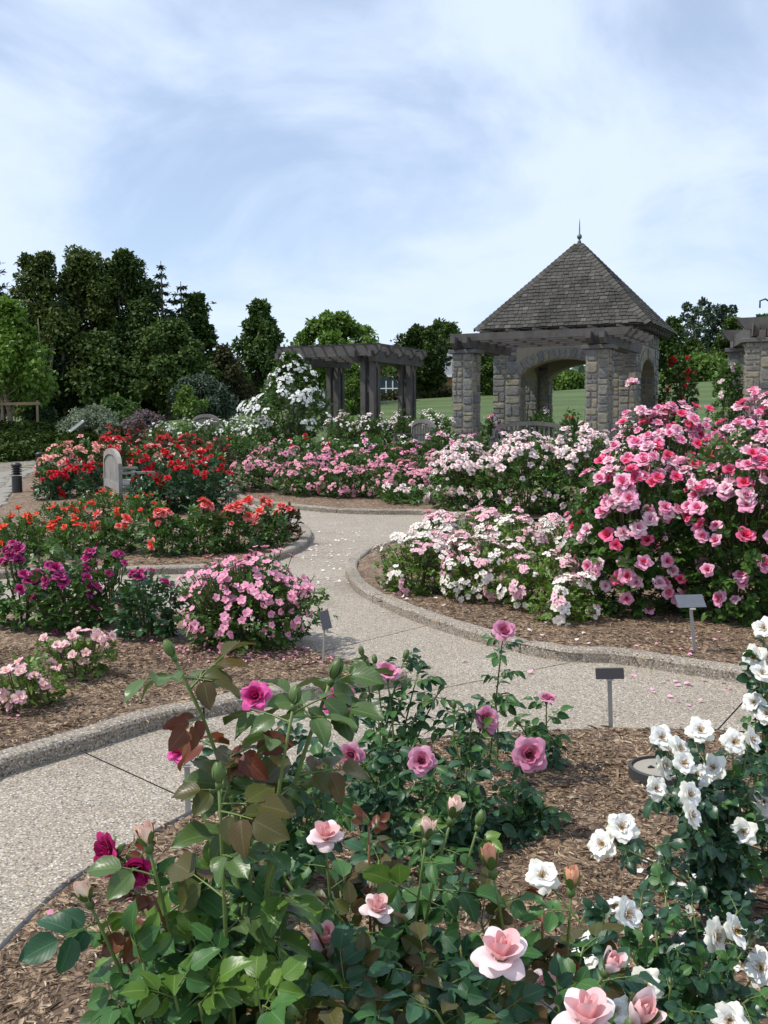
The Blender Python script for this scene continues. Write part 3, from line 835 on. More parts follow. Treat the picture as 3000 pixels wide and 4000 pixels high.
def compound(pos, d, ll, droop=.25):
    """turn each point into a spray of five leaflets"""
    n = len(pos)
    ax = d * .8 + rdir(n) * .75 + np.array([0, 0, .15]); ax /= np.linalg.norm(ax, axis=1, keepdims=True)
    upv = np.array([0, 0, 1.0]) + d * .7 + rdir(n) * .45
    sd = np.cross(upv, ax); sd /= np.linalg.norm(sd, axis=1, keepdims=True) + 1e-9
    nz = np.cross(ax, sd)
    P_, X_, Z_, L_ = [], [], [], []
    for off, ang, s in ((.9, 0, 1.1), (.62, 62, .95), (.62, -62, .95), (.22, 70, .8), (.22, -70, .8)):
        P_.append(pos + ax * off * ll); c, s_ = math.cos(rad(ang)), math.sin(rad(ang))
        X_.append(ax * c + sd * s_ - np.array([0, 0, droop]) * RNG.random((n, 1)) + rdir(n) * .12)
        Z_.append(nz + rdir(n) * .25); L_.append(ll * s * RNG.uniform(.8, 1.2, n))
    return np.concatenate(P_), np.concatenate(X_), np.concatenate(Z_), np.concatenate(L_)

def bush(label, u0, u1, vtop, D, sp, nb, dens=1.0, group=None, leaf=None, name='rose_bush', topbias=.5, stem=.0, lump=.28, size=1.0, mixsp=None, clus=.5, cat='rose bush'):
    BUSHN[0] += 1; seed = BUSHN[0]; rnd = random.Random(seed * 17 + 3)
    s = SPEC[sp]
    uc = (u0 + u1) / 2
    x = P(uc, 1700, D).x; zb = bedz(x, D)
    R = abs(P(u1, 1700, D).x - P(u0, 1700, D).x) / 2
    H = max(.25, P(uc, vtop, D).z - zb)
    root = empty(name, (x, D, zb - .01)); tag(root, label, cat, group)
    ll = s['ll'] * (1 + .02 * max(0, D - 14))
    area = R * R * 3 + R * H * 4
    R *= 1.12
    n = int(clamp(area * 250 * (.055 / ll) ** 1.6 * dens, 90, 2600))
    p, d = dome_pts(n, R * .94, H * .95, seed, lump=lump)
    pp, xx, zz, LL = compound(p, d, ll)
    me = leaf_cloud('foliage', M[leaf or s['leaf']], pp, xx, zz, LL, LL * .62)
    f = mobj('foliage', me, root); f['kind'] = 'stuff'
    canes = MB()
    for k in range(5):
        a = rnd.uniform(0, 6.28); q = rnd.uniform(.35, .75)
        canes.tube([(.04 * math.cos(a), .04 * math.sin(a), -.03), (R * q * .35 * math.cos(a), R * q * .35 * math.sin(a), H * .35), (R * q * .8 * math.cos(a), R * q * .8 * math.sin(a), H * .78)], [.011, .008, .004], 5)
    last = None
    for k in range(int(nb * 1.4) if clus else nb):
        # mostly the upper side, and the sides one can see
        if k and last and rnd.random() < clus: v = (last + Vector((rnd.gauss(0, .11), rnd.gauss(0, .11), rnd.gauss(0, .09)))).normalized(); v.z = max(v.z, .02)
        else: v = Vector((rnd.gauss(0, 1), rnd.gauss(0, 1) - .5, abs(rnd.gauss(0, 1)) + topbias * .8)).normalized()
        last = v.copy(); ex = 0
        if rnd.random() < .24 * (1.2 - topbias):
            t = rnd.random() ** .6; v.z = 0; v.normalize(); rr = (1 + lump * lump_at(v.x, v.y, t * .34, seed)) * rnd.uniform(.95, 1.06) * (.62 + .38 * t ** .7)
            pos = Vector((v.x * rr * R * .95, v.y * rr * R * .95, .34 * H * t + .03))
        else:
            rr = (1 + lump * lump_at(v.x, v.y, v.z, seed)) * rnd.uniform(.93, 1.06); ex = stem * rnd.random() if v.z > .35 else 0
            pos = Vector((v.x * rr * R * .95, v.y * rr * R * .95, .34 * H + .62 * H * v.z * rr + ex))
        ss_ = SPEC[mixsp] if mixsp and rnd.random() < .35 else s
        sz = rnd.uniform(*ss_['size']) * size * rnd.uniform(.85, 1.12)
        bw, bh = (rnd.uniform(.38, .6), rnd.uniform(.6, .85)) if rnd.random() < .13 else (1.0, rnd.uniform(.8, 1.15))
        face = (v + Vector((rnd.gauss(0, .3), rnd.gauss(0, .3) - .1, .35 + rnd.gauss(0, .2)))).normalized()
        Mx = Matrix.Translation(pos) @ face.to_track_quat('Z', 'Y').to_matrix().to_4x4() @ Matrix.Rotation(rnd.uniform(0, 6.28), 4, 'Z') @ Matrix.Diagonal((sz * bw, sz * bw, sz * bh, 1))
        mobj('bloom', rnd.choice(ss_['meshes']), root, M=Mx)
        if ex > .02 or k % 3 == 0:
            q = pos - face * sz * .2
            canes.tube([q, q * .8 + Vector((0, 0, -.05)), (pos.x * .35, pos.y * .35, pos.z * .55)], [.0035, .004, .005], 4, 0, False)
    canes.build('canes', M[s['cane']], root)
    return root
ORD = ['first', 'second', 'third', 'fourth', 'fifth', 'sixth', 'seventh', 'eighth']
def row(fmt, items, sp, nb, group, **kw):
    for i, it in enumerate(items):
        kk = dict(kw)
        if len(it) > 4: kk.update(it[4])
        n = kk.pop('nb', nb)
        bush(fmt.format(ORD[i]), it[0], it[1], it[2], it[3], kk.pop('sp', sp), n, group=group, **kk)

# right bed
bush('big pink rose bush behind the tilted label plate on the right', 2225, 2730, 1740, 8.0, 'pink', 92, 1.25, 'large pink rose bushes', clus=.42, topbias=.35, stem=.10, size=1.0)
bush('tall pink rose bush at the right edge of the photo above the kerb', 2640, 3180, 1690, 7.7, 'pink', 96, 1.25, 'large pink rose bushes', clus=.42, topbias=.4, stem=.12, size=1.0)
bush('pink rose bush behind the near pair, its blooms reaching the stone gazebo base', 2300, 2860, 1650, 9.9, 'pink', 118, 1.1, 'large pink rose bushes', clus=.42, topbias=.9, stem=.30, size=1.05)
bush('pink rose bush behind the near pair, below the pillar at the right edge', 2790, 3300, 1590, 9.7, 'pink', 118, 1.1, 'large pink rose bushes', clus=.42, topbias=.9, stem=.25, size=1.05)
row('low bush of small white and pink rose trusses, {} from the bed tip',
    [(1465, 1790, 2095, 9.0), (1590, 1900, 2020, 10.2), (1720, 2030, 2115, 8.6), (1850, 2170, 2030, 9.5), (1950, 2270, 2165, 8.2, dict(nb=26)), (2090, 2330, 2270, 7.6, dict(nb=14)), (1960, 2330, 2040, 10.6, dict(nb=20)), (1700, 2060, 1990, 11.2, dict(nb=22))], 'poly', 40, 'low white and pink cluster roses', topbias=.55, lump=.34, stem=.05)
row('tall rose bush with blush white blooms behind the cluster roses, {} from the left',
    [(1480, 1700, 1905, 17.2, dict(nb=18)), (1670, 1970, 1740, 16.4), (1880, 2220, 1700, 15.9), (2110, 2450, 1680, 15.7), (2370, 2740, 1660, 15.8)], 'pale', 100, 'blush white rose bushes', clus=.4, topbias=.7, stem=.10, size=1.2)
# far bed
row('small flowered pink rose bush, front row of far bed, {} from the left',
    [(900, 1120, 1790, 19.0), (1080, 1290, 1820, 18.3), (1230, 1440, 1815, 18.1), (1390, 1600, 1820, 18.0), (1540, 1740, 1815, 17.9)], 'meid', 30, 'pink roses in the far bed', lump=.36, stem=.06)
row('small flowered pink rose bush, back row of far bed, {} from the left',
    [(980, 1180, 1735, 21.4), (1140, 1340, 1755, 21.2), (1300, 1500, 1765, 21.0), (1450, 1640, 1765, 20.8), (1590, 1770, 1765, 20.6)], 'meid', 26, 'pink roses in the far bed', lump=.36, stem=.06, mixsp='rosemix')
row('sparsely flowered red or pink rose before the pale hedge, {} from the left',
    [(1100, 1250, 1700, 23.8, dict(sp='redmix', nb=8)), (1240, 1400, 1720, 23.6, dict(sp='redmix', nb=9)), (1380, 1520, 1700, 23.6, dict(nb=12)), (1500, 1650, 1705, 23.4, dict(nb=14)), (1640, 1790, 1690, 23.2, dict(nb=16)), (1760, 1900, 1700, 22.8, dict(nb=14))], 'rosemix', 12, 'mixed roses before the pergola', mixsp='palehedge', stem=.05)
row('pale pink hedge rose bush in front of the timber pergola, {} from the left',
    [(1270, 1420, 1610, 26.2), (1390, 1530, 1615, 26.3), (1500, 1640, 1612, 26.3), (1620, 1770, 1605, 26.2)], 'palehedge', 34, 'pale pink hedge roses', stem=.1)
bush('pale pink hedge rose bush between the stone pillar and the gazebo', 1870, 1975, 1630, 27.6, 'palehedge', 26, group='pale pink hedge roses', stem=.1, mixsp='rosemix')
bush('green rose bush with few buds inside the gazebo arch', 2050, 2170, 1600, 28.0, 'palehedge', 5, group='pale pink hedge roses')
bush('dark green rose bush with a dark red bloom right of the gazebo bench', 2180, 2290, 1600, 26.5, 'redmix', 4, group='mixed roses before the pergola')
row('white flowered hedge rose bush in front of the dark trees, {} from the left',
    [(560, 690, 1655, 27.6), (660, 800, 1645, 27.6), (770, 900, 1650, 27.4), (860, 980, 1640, 27.2), (930, 1050, 1655, 26.6)], 'whitehedge', 34, 'white hedge roses', stem=.08)
bush('nearly bare green rose bush below the white climbing rose', 830, 1010, 1690, 24.0, 'redmix', 4, group='mixed roses before the pergola', leaf='rl_mid')
# middle left bed
row('dark red rose bush in the back row of the middle bed, {} from the left',
    [(380, 500, 1670, 25.6), (470, 600, 1672, 24.8), (580, 700, 1690, 24.2), (680, 800, 1705, 23.4), (760, 910, 1715, 22.4, dict(nb=14))], 'darkred', 34, 'dark red roses in the middle bed', lump=.34)
row('coral pink rose bush behind the arched bench, {} from the left',
    [(150, 310, 1735, 20.4), (250, 410, 1718, 20.8), (380, 530, 1712, 21.2, dict(mixsp='red')), (500, 650, 1720, 21.0, dict(mixsp='red')), (620, 760, 1735, 20.8, dict(mixsp='red')), (730, 880, 1745, 20.0, dict(nb=16, mixsp='red'))], 'coral', 36, 'coral pink roses in the middle bed', stem=.06, size=1.1)
row('crimson rose bush around the arched bench, {} from the left',
    [(120, 280, 1845, 18.4, dict(nb=18)), (220, 370, 1800, 18.8), (300, 420, 1815, 18.2), (490, 640, 1780, 19.2), (600, 760, 1775, 18.5), (750, 900, 1778, 18.3)], 'red', 20, 'crimson roses in the middle bed', stem=.05)
bush('large dark leaved crimson rose bush between the arched bench and the path', 600, 890, 1800, 16.4, 'red', 22, 1.3, 'crimson roses in the middle bed', topbias=.9)
bush('small crimson rose bush growing against the seat of the arched bench', 480, 640, 1850, 15.75, 'red', 9, 1.1, 'crimson roses in the middle bed', topbias=.9)
row('straggly small orange rose bush before the arched bench, {} from the left',
    [(130, 330, 1960, 14.6), (290, 470, 1915, 15.4), (430, 640, 1925, 15.2)], 'orangesmall', 16, 'orange roses in the middle bed', dens=.75, lump=.4)
row('scarlet orange rose bush behind the middle bed kerb, {} from the left',
    [(-40, 170, 2010, 11.6, dict(sp='orangesmall', nb=14)), (150, 370, 2030, 11.4, dict(sp='orangesmall', nb=14)), (340, 560, 2010, 11.8, dict(nb=7)), (540, 720, 1990, 11.5), (690, 860, 1975, 11.6), (830, 1000, 1975, 11.8), (960, 1110, 1965, 12.2), (1060, 1165, 1975, 12.8, dict(nb=6, leaf='rl_red'))], 'orange', 11, 'orange roses in the middle bed', dens=1.15, topbias=1.0, lump=.36, stem=.08, size=1.2)
# left front bed
row('magenta purple rose bush in the left front bed, {} from the left',
    [(-60, 190, 2170, 7.5), (120, 350, 2165, 7.3), (300, 520, 2160, 7.6), (430, 690, 2230, 7.1, dict(nb=7, leaf='rl_dark'))], 'magenta', 15, 'magenta roses in the left bed', topbias=.7, stem=.08)
bush('rounded bush covered in small single pink roses in the left front bed', 690, 1235, 2195, 6.95, 'wild', 205, 1.5, clus=.55, topbias=.45, lump=.34, stem=.08)
bush('low light pink rose bush at the left edge above the near kerb', -60, 200, 2610, 5.35, 'lightpink', 34, .8, 'low light pink roses', lump=.4, stem=.03)
bush('low yellowish green rose bush with few light pink blooms behind the near kerb', 130, 410, 2470, 6.0, 'lightpink', 22, .8, 'low light pink roses', lump=.45, stem=.06)

# white climbing rose on the pergola post
def climber(label, u0, u1, vtop, D, sp, nb, leaf, prof, group=None, seed=5):
    rnd = random.Random(seed); uc = (u0 + u1) / 2; x = P(uc, 1600, D).x; zb = h(x, D)
    R = (P(u1, 1600, D).x - P(u0, 1600, D).x) / 2; H = P(uc, vtop, D).z - zb
    root = empty('climbing_rose', (x, D, zb)); tag(root, label, 'climbing rose', group)
    n = int(1500 * H * R / 2.5) + 250; t = RNG.random(n); az = RNG.uniform(0, 2 * math.pi, n)
    pr = np.array([prof(a) * (1 + .35 * noise.noise(Vector((math.cos(b) * 1.5, math.sin(b) * 1.5, a * 5)))) for a, b in zip(t, az)])
    rr = R * pr * RNG.random(n) ** .4
    p = np.stack([np.cos(az) * rr, np.sin(az) * rr * .8, t * H], 1); d = np.stack([np.cos(az), np.sin(az), .3 + 0 * az], 1)
    a, b, c, L = compound(p, d, .075)
    f = mobj('foliage', leaf_cloud('foliage', M[leaf], a, b, c, L, L * .62), root); f['kind'] = 'stuff'
    cn = MB()
    for k in range(6):
        a_ = rnd.uniform(0, 6.28); cn.tube([(.1 * math.cos(a_), .1 * math.sin(a_), 0), (.3 * R * math.cos(a_), .3 * R * math.sin(a_), H * .5), (.2 * R * math.cos(a_ + 1), .2 * R * math.sin(a_ + 1), H * .92)], [.025, .02, .008], 5)
    cn.build('canes', M['cane_brown'], root)
    s = SPEC[sp]
    t_ = az_ = None
    for k in range(nb):
        if k and rnd.random() < .6: t_ = clamp(t_ + rnd.gauss(0, .035), .12, 1); az_ += rnd.gauss(0, .16)
        else: t_ = rnd.uniform(.16, 1) ** .85; az_ = rnd.uniform(math.pi, 2 * math.pi) if rnd.random() < .8 else rnd.uniform(0, math.pi)
        r_ = R * prof(t_) * (1 + .35 * noise.noise(Vector((math.cos(az_) * 1.5, math.sin(az_) * 1.5, t_ * 5)))) * rnd.uniform(.9, 1.05)
        pos = Vector((math.cos(az_) * r_, math.sin(az_) * r_ * .8, t_ * H)); face = Vector((math.cos(az_), math.sin(az_), .6 + rnd.gauss(0, .3))).normalized()
        sz = rnd.uniform(*s['size'])
        mobj('bloom', rnd.choice(s['meshes']), root, M=Matrix.Translation(pos) @ face.to_track_quat('Z', 'Y').to_matrix().to_4x4() @ Matrix.Rotation(rnd.uniform(0, 6), 4, 'Z') @ Matrix.Scale(sz, 4))
climber('tall cone of white climbing roses covering the left post of the timber pergola', 950, 1325, 1385, 27.8, 'climb', 105, 'rl_mid', lambda t: (.25 + 1.1 * t / .38 * .68 if t < .38 else 1.0 - .86 * ((t - .38) / .62) ** .9))
climber('dark climbing rose with crimson blooms on the right corner of the gazebo', 2580, 2720, 1400, 31.5, 'redmix', 34, 't_dark', lambda t: .55 + .45 * math.sin(t * 3.0), seed=8)
climber('climbing rose with pale pink blooms beside the stone pillar on the right', 2780, 2905, 1425, 24.0, 'pale', 30, 'rl_mid', lambda t: .45 + .55 * math.sin(.3 + t * 2.6), seed=9)

# ------------------------------------------------------------------ trees and shrubs
def tube_chain(mb, a, b, r0, r1, rnd, n=4, wob=.06):
    a, b = Vector(a), Vector(b); L = (b - a).length; pts = []
    for i in range(n + 1):
        t = i / n; p = a.lerp(b, t)
        if 0 < i < n: p += Vector((rnd.gauss(0, wob * L), rnd.gauss(0, wob * L), 0))
        pts.append(p)
    mb.tube(pts, [lerp(r0, r1, i / n) for i in range(n + 1)], 6)

TREEN = [0]
def tree(label, u0, u1, vtop, D, mat, prof, lobes=26, n=9000, leafsz=.2, crown0=.12, name='tree', cat='tree', lobe_r=.26, bark='bark', group=None, trunk_r=.16, zb=None, fill=.35, trunks=1, depth=1.0, droop=0.0, lean=None):
    """crown: many small lobes inside the envelope prof(t) (t: 0 crown base .. 1 top, gives half-width share)"""
    TREEN[0] += 1; rnd = random.Random(TREEN[0] * 31 + 5)
    uc = (u0 + u1) / 2; x = P(uc, 1500, D).x; z0 = h(x, D) if zb is None else zb
    W = (P(u1, 1500, D).x - P(u0, 1500, D).x) / 2 * 1.12; H = P(uc, vtop, D).z - z0
    root = empty(name, (x, D, z0 - .05)); tag(root, label, cat, group)
    tr = MB(); base_h = H * crown0
    tops = []
    for k in range(trunks):
        a = rnd.uniform(0, 6.28); o = Vector((math.cos(a), math.sin(a), 0)) * (.0 if trunks == 1 else .35 * W)
        tip = Vector((rnd.gauss(0, .1) * W, rnd.gauss(0, .1) * W, H * .9)) + o * .6
        tube_chain(tr, o * .5, tip, trunk_r, trunk_r * .15, rnd, 6, .015); tops.append((o * .5, tip))
    ps, ns = [], []; per = n // lobes
    for k in range(lobes):
        t = (k + rnd.random()) / lobes; t = t ** .85; hw = W * prof(t)
        a = k * 2.4 + rnd.uniform(-.6, .6); q = rnd.uniform(.72, 1.05) if k % 4 else rnd.random() * .5
        lr = W * lobe_r * 1.18 * rnd.uniform(.65, 1.35) * (.6 + .4 * prof(t))
        c = Vector((math.cos(a) * max(0, hw - lr * .45) * q, math.sin(a) * max(0, hw - lr * .45) * q * depth, lerp(base_h, H - lr * .6, t)))
        b0, tp = rnd.choice(tops); s_ = b0.lerp(tp, clamp((c.z - .25 * W) / H * .95, .1, .92))
        tube_chain(tr, s_, c, trunk_r * .3, trunk_r * .06, rnd, 3, .05)
        d = rdir(per, .25); r_ = (RNG.random(per) ** fill)[:, None]
        lump = np.array([1 + .35 * noise.noise(Vector((e[0] * 3 + k, e[1] * 3, e[2] * 3))) for e in d])[:, None]
        p = np.array(c)[None, :] + d * r_ * lump * np.array([lr, lr, lr * .85])[None, :]
        p[:, 2] -= droop * (r_[:, 0] ** 2) * lr
        ps.append(p); ns.append(d)
    p = np.concatenate(ps); d = np.concatenate(ns); m = len(p)
    X = d * .5 + rdir(m) * .8 - np.array([0, 0, .15 + droop]); Z = d * .6 + np.array([0, 0, .6]) + rdir(m) * .5
    L = leafsz * RNG.uniform(.6, 1.3, m)
    tr.build('trunk', M[bark], root, smooth=True)
    f = mobj('crown', leaf_cloud('crown', M[mat], p, X, Z, L, L * .6), root); f['kind'] = 'stuff'
    return root
def conifer(label, u0, u1, vtop, D, mat, n=9000, tiers=16, name='conifer_tree', bot=.06, droop=.25, group=None, power=.9):
    TREEN[0] += 1; rnd = random.Random(TREEN[0] * 37 + 5)
    uc = (u0 + u1) / 2; x = P(uc, 1500, D).x; z0 = h(x, D)
    W = (P(u1, 1500, D).x - P(u0, 1500, D).x) / 2; H = P(uc, vtop, D).z - z0
    root = empty(name, (x, D, z0 - .05)); tag(root, label, 'tree', group)
    tr = MB(); tr.tube([(0, 0, 0), (.03 * W, 0, H * .5), (0, 0, H)], [.16, .1, .015], 7)
    ps, xs = [], []; brs = []
    for k in range(tiers):
        t = (k + .5) / tiers; z = lerp(bot * H, H * .985, t); Lb = W * (1 - t) ** power * rnd.uniform(.8, 1.12) + .10
        for q in range(max(4, int(9 * (1 - t)) + 3)):
            a = rnd.uniform(0, 6.28); l = Lb * rnd.uniform(.65, 1.1); up = rnd.uniform(.05, .35)
            tip = Vector((math.cos(a) * l, math.sin(a) * l, z - droop * l + up * l * .4)); brs.append((Vector((0, 0, z)), tip, l))
    tot = sum(b[2] for b in brs)
    for a, b, l in brs:
        m = max(8, int(n * l / tot)); s_ = RNG.random(m) ** .6
        dr = np.array((b - a).normalized()); p = np.array(a)[None] + (np.array(b - a))[None] * s_[:, None]
        p += RNG.normal(size=(m, 3)) * np.array([.10, .10, .055])[None] * (.4 + l * .22)
        p[:, 2] += .12 * l * np.sin(s_ * 3.0)
        ps.append(p); xs.append(dr[None] * .9 + RNG.normal(size=(m, 3)) * .5)
        tr.tube([a, b], [.03, .008], 4, 0, False)
    p = np.concatenate(ps); X = np.concatenate(xs); m = len(p)
    L = .19 * RNG.uniform(.6, 1.4, m); Z = np.array([0, 0, 1.0]) + rdir(m) * .7
    tr.build('trunk', M['bark'], root)
    f = mobj('crown', leaf_cloud('crown', M[mat], p, X, Z, L, L * .38), root); f['kind'] = 'stuff'

flat = lambda t: max(.35, (1 - t ** 5)) * (.85 + .15 * ss(0, .2, t))
oval = lambda t: max(.12, math.sin(math.pi * min(1, .12 + t * .86)) ** .6)
rnd_top = lambda t: max(.15, (1 - t ** 2.6)) * (.7 + .3 * ss(0, .25, t))
wide = lambda t: max(.2, 1 - abs(t - .45) ** 1.8 * 2.2)
vase = lambda t: .35 + .65 * ss(0, .75, t) * (1 - .45 * ss(.8, 1, t))
mound = lambda t: max(.1, math.sqrt(max(0, 1 - t * t)))
G_DARK = 'dark trees on the left'
conifer('dark spiky evergreen at the far left edge of the photo', -110, 120, 1010, 47, 't_conifer', 7000, 18, group=G_DARK, droop=-.55, power=.7)
tree('feathery olive tree between the left edge evergreen and the big dark tree', 20, 300, 985, 49, 't_olive', flat, 40, 14000, .2, .05, group=G_DARK, lobe_r=.30, trunks=2)
conifer('narrow dark evergreen in front of the feathery olive tree', 190, 310, 1150, 47, 't_conifer', 5000, 16, group=G_DARK, droop=-.5, power=.6)
tree('tall dark tree left of the broadest crown', 200, 490, 965, 50, 't_olive', flat, 44, 18000, .2, .04, group=G_DARK, trunks=2, lobe_r=.3)
tree('broadest and tallest dark tree of the left group', 340, 670, 990, 51, 't_dark', flat, 50, 24000, .2, .04, group=G_DARK, trunks=3, lobe_r=.27)
tree('low dark undergrowth tree behind the young maple', 20, 420, 1200, 47.5, 't_olive', flat, 30, 13000, .2, .03, group=G_DARK, trunks=4, lobe_r=.26)
tree('low dark undergrowth tree below the hemlocks', 500, 820, 1240, 47.5, 't_dark', flat, 30, 13000, .2, .03, group=G_DARK, trunks=4, lobe_r=.26)
tree('low dark undergrowth tree below the broadest crown', 230, 600, 1290, 48, 't_dark', wide, 26, 12000, .2, .06, group=G_DARK, trunks=4, lobe_r=.26)
conifer('pointed dark hemlock right of the broadest crown', 530, 750, 1015, 50, 't_conifer', 8000, 18, group=G_DARK, droop=.22)
conifer('shorter pointed dark hemlock on the right end of the dark group', 600, 830, 1095, 48.5, 't_conifer', 9000, 18, group=G_DARK, droop=.25, power=.75)
tree('large leaved green tree peeping out right of the hemlocks', 650, 890, 1150, 52, 't_mid', lambda t: max(.2, 1 - t ** 1.5), 32, 11000, .26, .08, group=G_DARK, lobe_r=.3)
tree('brownish green shrub tree between the dark group and the oval tree', 780, 980, 1345, 50, 't_brown', rnd_top, 18, 6500, .17, .03, group=G_DARK, trunks=3)
tree('young bright green maple held by stakes on the left', -190, 265, 1165, 37, 't_lime', lambda t: max(.2, (1 - t ** 1.3)) * (.75 + .25 * ss(0, .3, t)), 34, 12000, .17, .30, bark='barkpale', trunk_r=.12, lobe_r=.22)
tree('dark shrub below the young maple', 70, 190, 1580, 37.5, 't_conifer', mound, 10, 2500, .12, .0, name='shrub', cat='shrub', trunks=3, trunk_r=.03)
tree('small dark shrub right of the one below the young maple', 150, 235, 1585, 36.5, 't_conifer', mound, 8, 1800, .12, .0, name='shrub', cat='shrub', trunks=3, trunk_r=.03)
tree('silvery green feathery shrub behind the tilted information panel', 215, 490, 1580, 35.5, 't_silver', mound, 30, 9000, .09, .0, name='shrub', cat='shrub', trunks=4, trunk_r=.02, lobe_r=.2, fill=.6)
tree('dull mauve shrub right of the silvery shrub', 460, 660, 1600, 35, 't_purple', mound, 18, 4500, .10, .0, name='shrub', cat='shrub', trunks=4, trunk_r=.02)
tree('mid green leafy shrub behind the silvery shrub', 330, 570, 1550, 38.5, 't_mid', mound, 18, 5000, .15, .0, name='shrub', cat='shrub', trunks=4, trunk_r=.03)
tree('large weeping grey green shrub right of the dark trees', 640, 915, 1445, 41, 't_blue', lambda t: max(.15, math.sqrt(max(0, 1 - t ** 2.2))), 30, 11000, .12, .0, name='shrub', cat='shrub', trunks=4, trunk_r=.05, droop=.5, lobe_r=.24)
tree('light green sapling in front of the weeping shrub', 650, 800, 1500, 38.5, 't_bright', rnd_top, 12, 1500, .13, .1, name='shrub', cat='shrub', trunk_r=.03, lobe_r=.3, fill=.7)
tree('tall oval green tree standing left of the timber pergola', 870, 1170, 1170, 56, 't_mid', lambda t: max(.1, 1 - t ** 1.6) * (.8 + .2 * ss(0, .2, t)), 34, 13000, .24, .05, lobe_r=.24)
tree('wide light green tree behind the timber pergola', 1130, 1480, 1220, 58, 't_bright', lambda t: max(.25, 1 - abs(t - .42) ** 2 * 2.0) * (1 - .35 * ss(.75, 1, t)), 36, 12000, .26, .12, lobe_r=.2)
tree('bright green shrub between the pergola posts', 1330, 1430, 1475, 47, 't_bright', mound, 12, 3500, .15, .0, name='shrub', cat='shrub', trunks=3, trunk_r=.04, lobe_r=.34)
tree('dark rounded shrub at the foot of the light green tree', 1230, 1420, 1440, 51, 't_mid', mound, 14, 5000, .2, .0, name='shrub', cat='shrub', trunks=3, trunk_r=.04, lobe_r=.34)
tree('dark green round tree between the pergola and the stone pillar', 1530, 1745, 1275, 63, 't_dark', oval, 28, 10000, .26, .12, lobe_r=.27)
tree('rounded green tree behind the brick building', 1640, 1835, 1250, 112, 't_mid', oval, 26, 8000, .42, .1, lobe_r=.28)
tree('distant green tree left of the gazebo roof', 1560, 1650, 1330, 105, 't_mid', oval, 14, 4000, .4, .1, lobe_r=.3)
tree('dark tree between the stone pillar and the gazebo', 1850, 1990, 1330, 60, 't_dark', oval, 20, 7000, .24, .05, lobe_r=.3)
for i, (a, b, t) in enumerate(((1480, 1590, 1535), (1560, 1680, 1515), (1660, 1790, 1505), (1760, 1900, 1510), (1840, 1990, 1500))):
    tree('low hedge shrub on the lawn crest left of gazebo, %s from the left' % ORD[i], a, b, t, 64 + i, ['t_brown', 't_mid'][i % 2], mound, 12, 3000, .2, .0, name='shrub', cat='shrub', trunks=3, trunk_r=.03, lobe_r=.34, group='hedge shrubs on the lawn crest')
for i, (a, b, t) in enumerate(((2030, 2160, 1440), (2140, 2300, 1450), (2270, 2420, 1440))):
    tree('bright green shrub seen through the gazebo arch, %s from the left' % ORD[i], a, b, t, 66 + i, ['t_bright', 't_lime', 't_mid'][i], mound, 14, 4000, .22, .0, name='shrub', cat='shrub', trunks=3, trunk_r=.04, lobe_r=.32, group='shrubs behind the gazebo')
tree('big rounded green shrub right of the gazebo', 2600, 2860, 1385, 66, 't_bright', lambda t: max(.1, math.sqrt(max(0, 1 - t ** 2.4))), 26, 9000, .22, .0, name='shrub', cat='shrub', trunks=4, trunk_r=.05, lobe_r=.27)
tree('open crowned pine on the skyline right of the gazebo roof', 2640, 2770, 1185, 92, 't_blue', vase, 18, 2300, .30, .3, lobe_r=.24, group='skyline trees on the right')
tree('tallest open crowned pine on the right skyline', 2710, 2830, 1170, 94, 't_blue', vase, 18, 2300, .30, .3, lobe_r=.24, group='skyline trees on the right')
tree('pine on the right skyline standing right of the tallest one', 2780, 2870, 1185, 92, 't_blue', vase, 14, 1700, .30, .3, lobe_r=.26, group='skyline trees on the right')
tree('dark green tree touching the right eave of the gazebo', 2540, 2680, 1240, 80, 't_mid', oval, 22, 6000, .32, .05, lobe_r=.3, group='skyline trees on the right')
tree('dark green mass of a low tree behind the rounded shrub', 2610, 2790, 1330, 78, 't_dark', rnd_top, 22, 8000, .3, .03, lobe_r=.3, group='skyline trees on the right')
tree('low dark tree between the pines and the right pillar', 2760, 2950, 1245, 82, 't_dark', rnd_top, 24, 8000, .32, .03, lobe_r=.3, group='skyline trees on the right')
tree('small tree showing above the timbers at the right edge', 2920, 3040, 1225, 90, 't_mid', oval, 16, 4500, .34, .1, lobe_r=.3, group='skyline trees on the right')
tree('green tree beyond the right edge of the photo', 3000, 3200, 1260, 80, 't_mid', rnd_top, 20, 5000, .3, .05, lobe_r=.3, group='skyline trees on the right')
# far wood line closing the horizon
def woods():
    n = 26000; a = RNG.uniform(-1.0, 1.0, n); dist = RNG.uniform(150, 200, n)
    x = a * 190; y = dist + 0 * x
    top = np.array([6.5 + 2.4 * noise.noise(Vector((q * .045, 0, 3))) + 1.5 * noise.noise(Vector((q * .16, 0, 8))) for q in x])
    z = np.array([h(p, q) for p, q in zip(x, y)]) - 1 + RNG.random(n) ** .6 * top
    L = RNG.uniform(.7, 1.5, n)
    me = leaf_cloud('distant_wood', M['t_blue'], np.stack([x, y, z], 1), rdir(n), rdir(n, .8), L, L * .8)
    o = mobj('distant_wood', me); tag(o, 'far off belt of green trees closing the horizon', 'wood', kind='stuff')
woods()

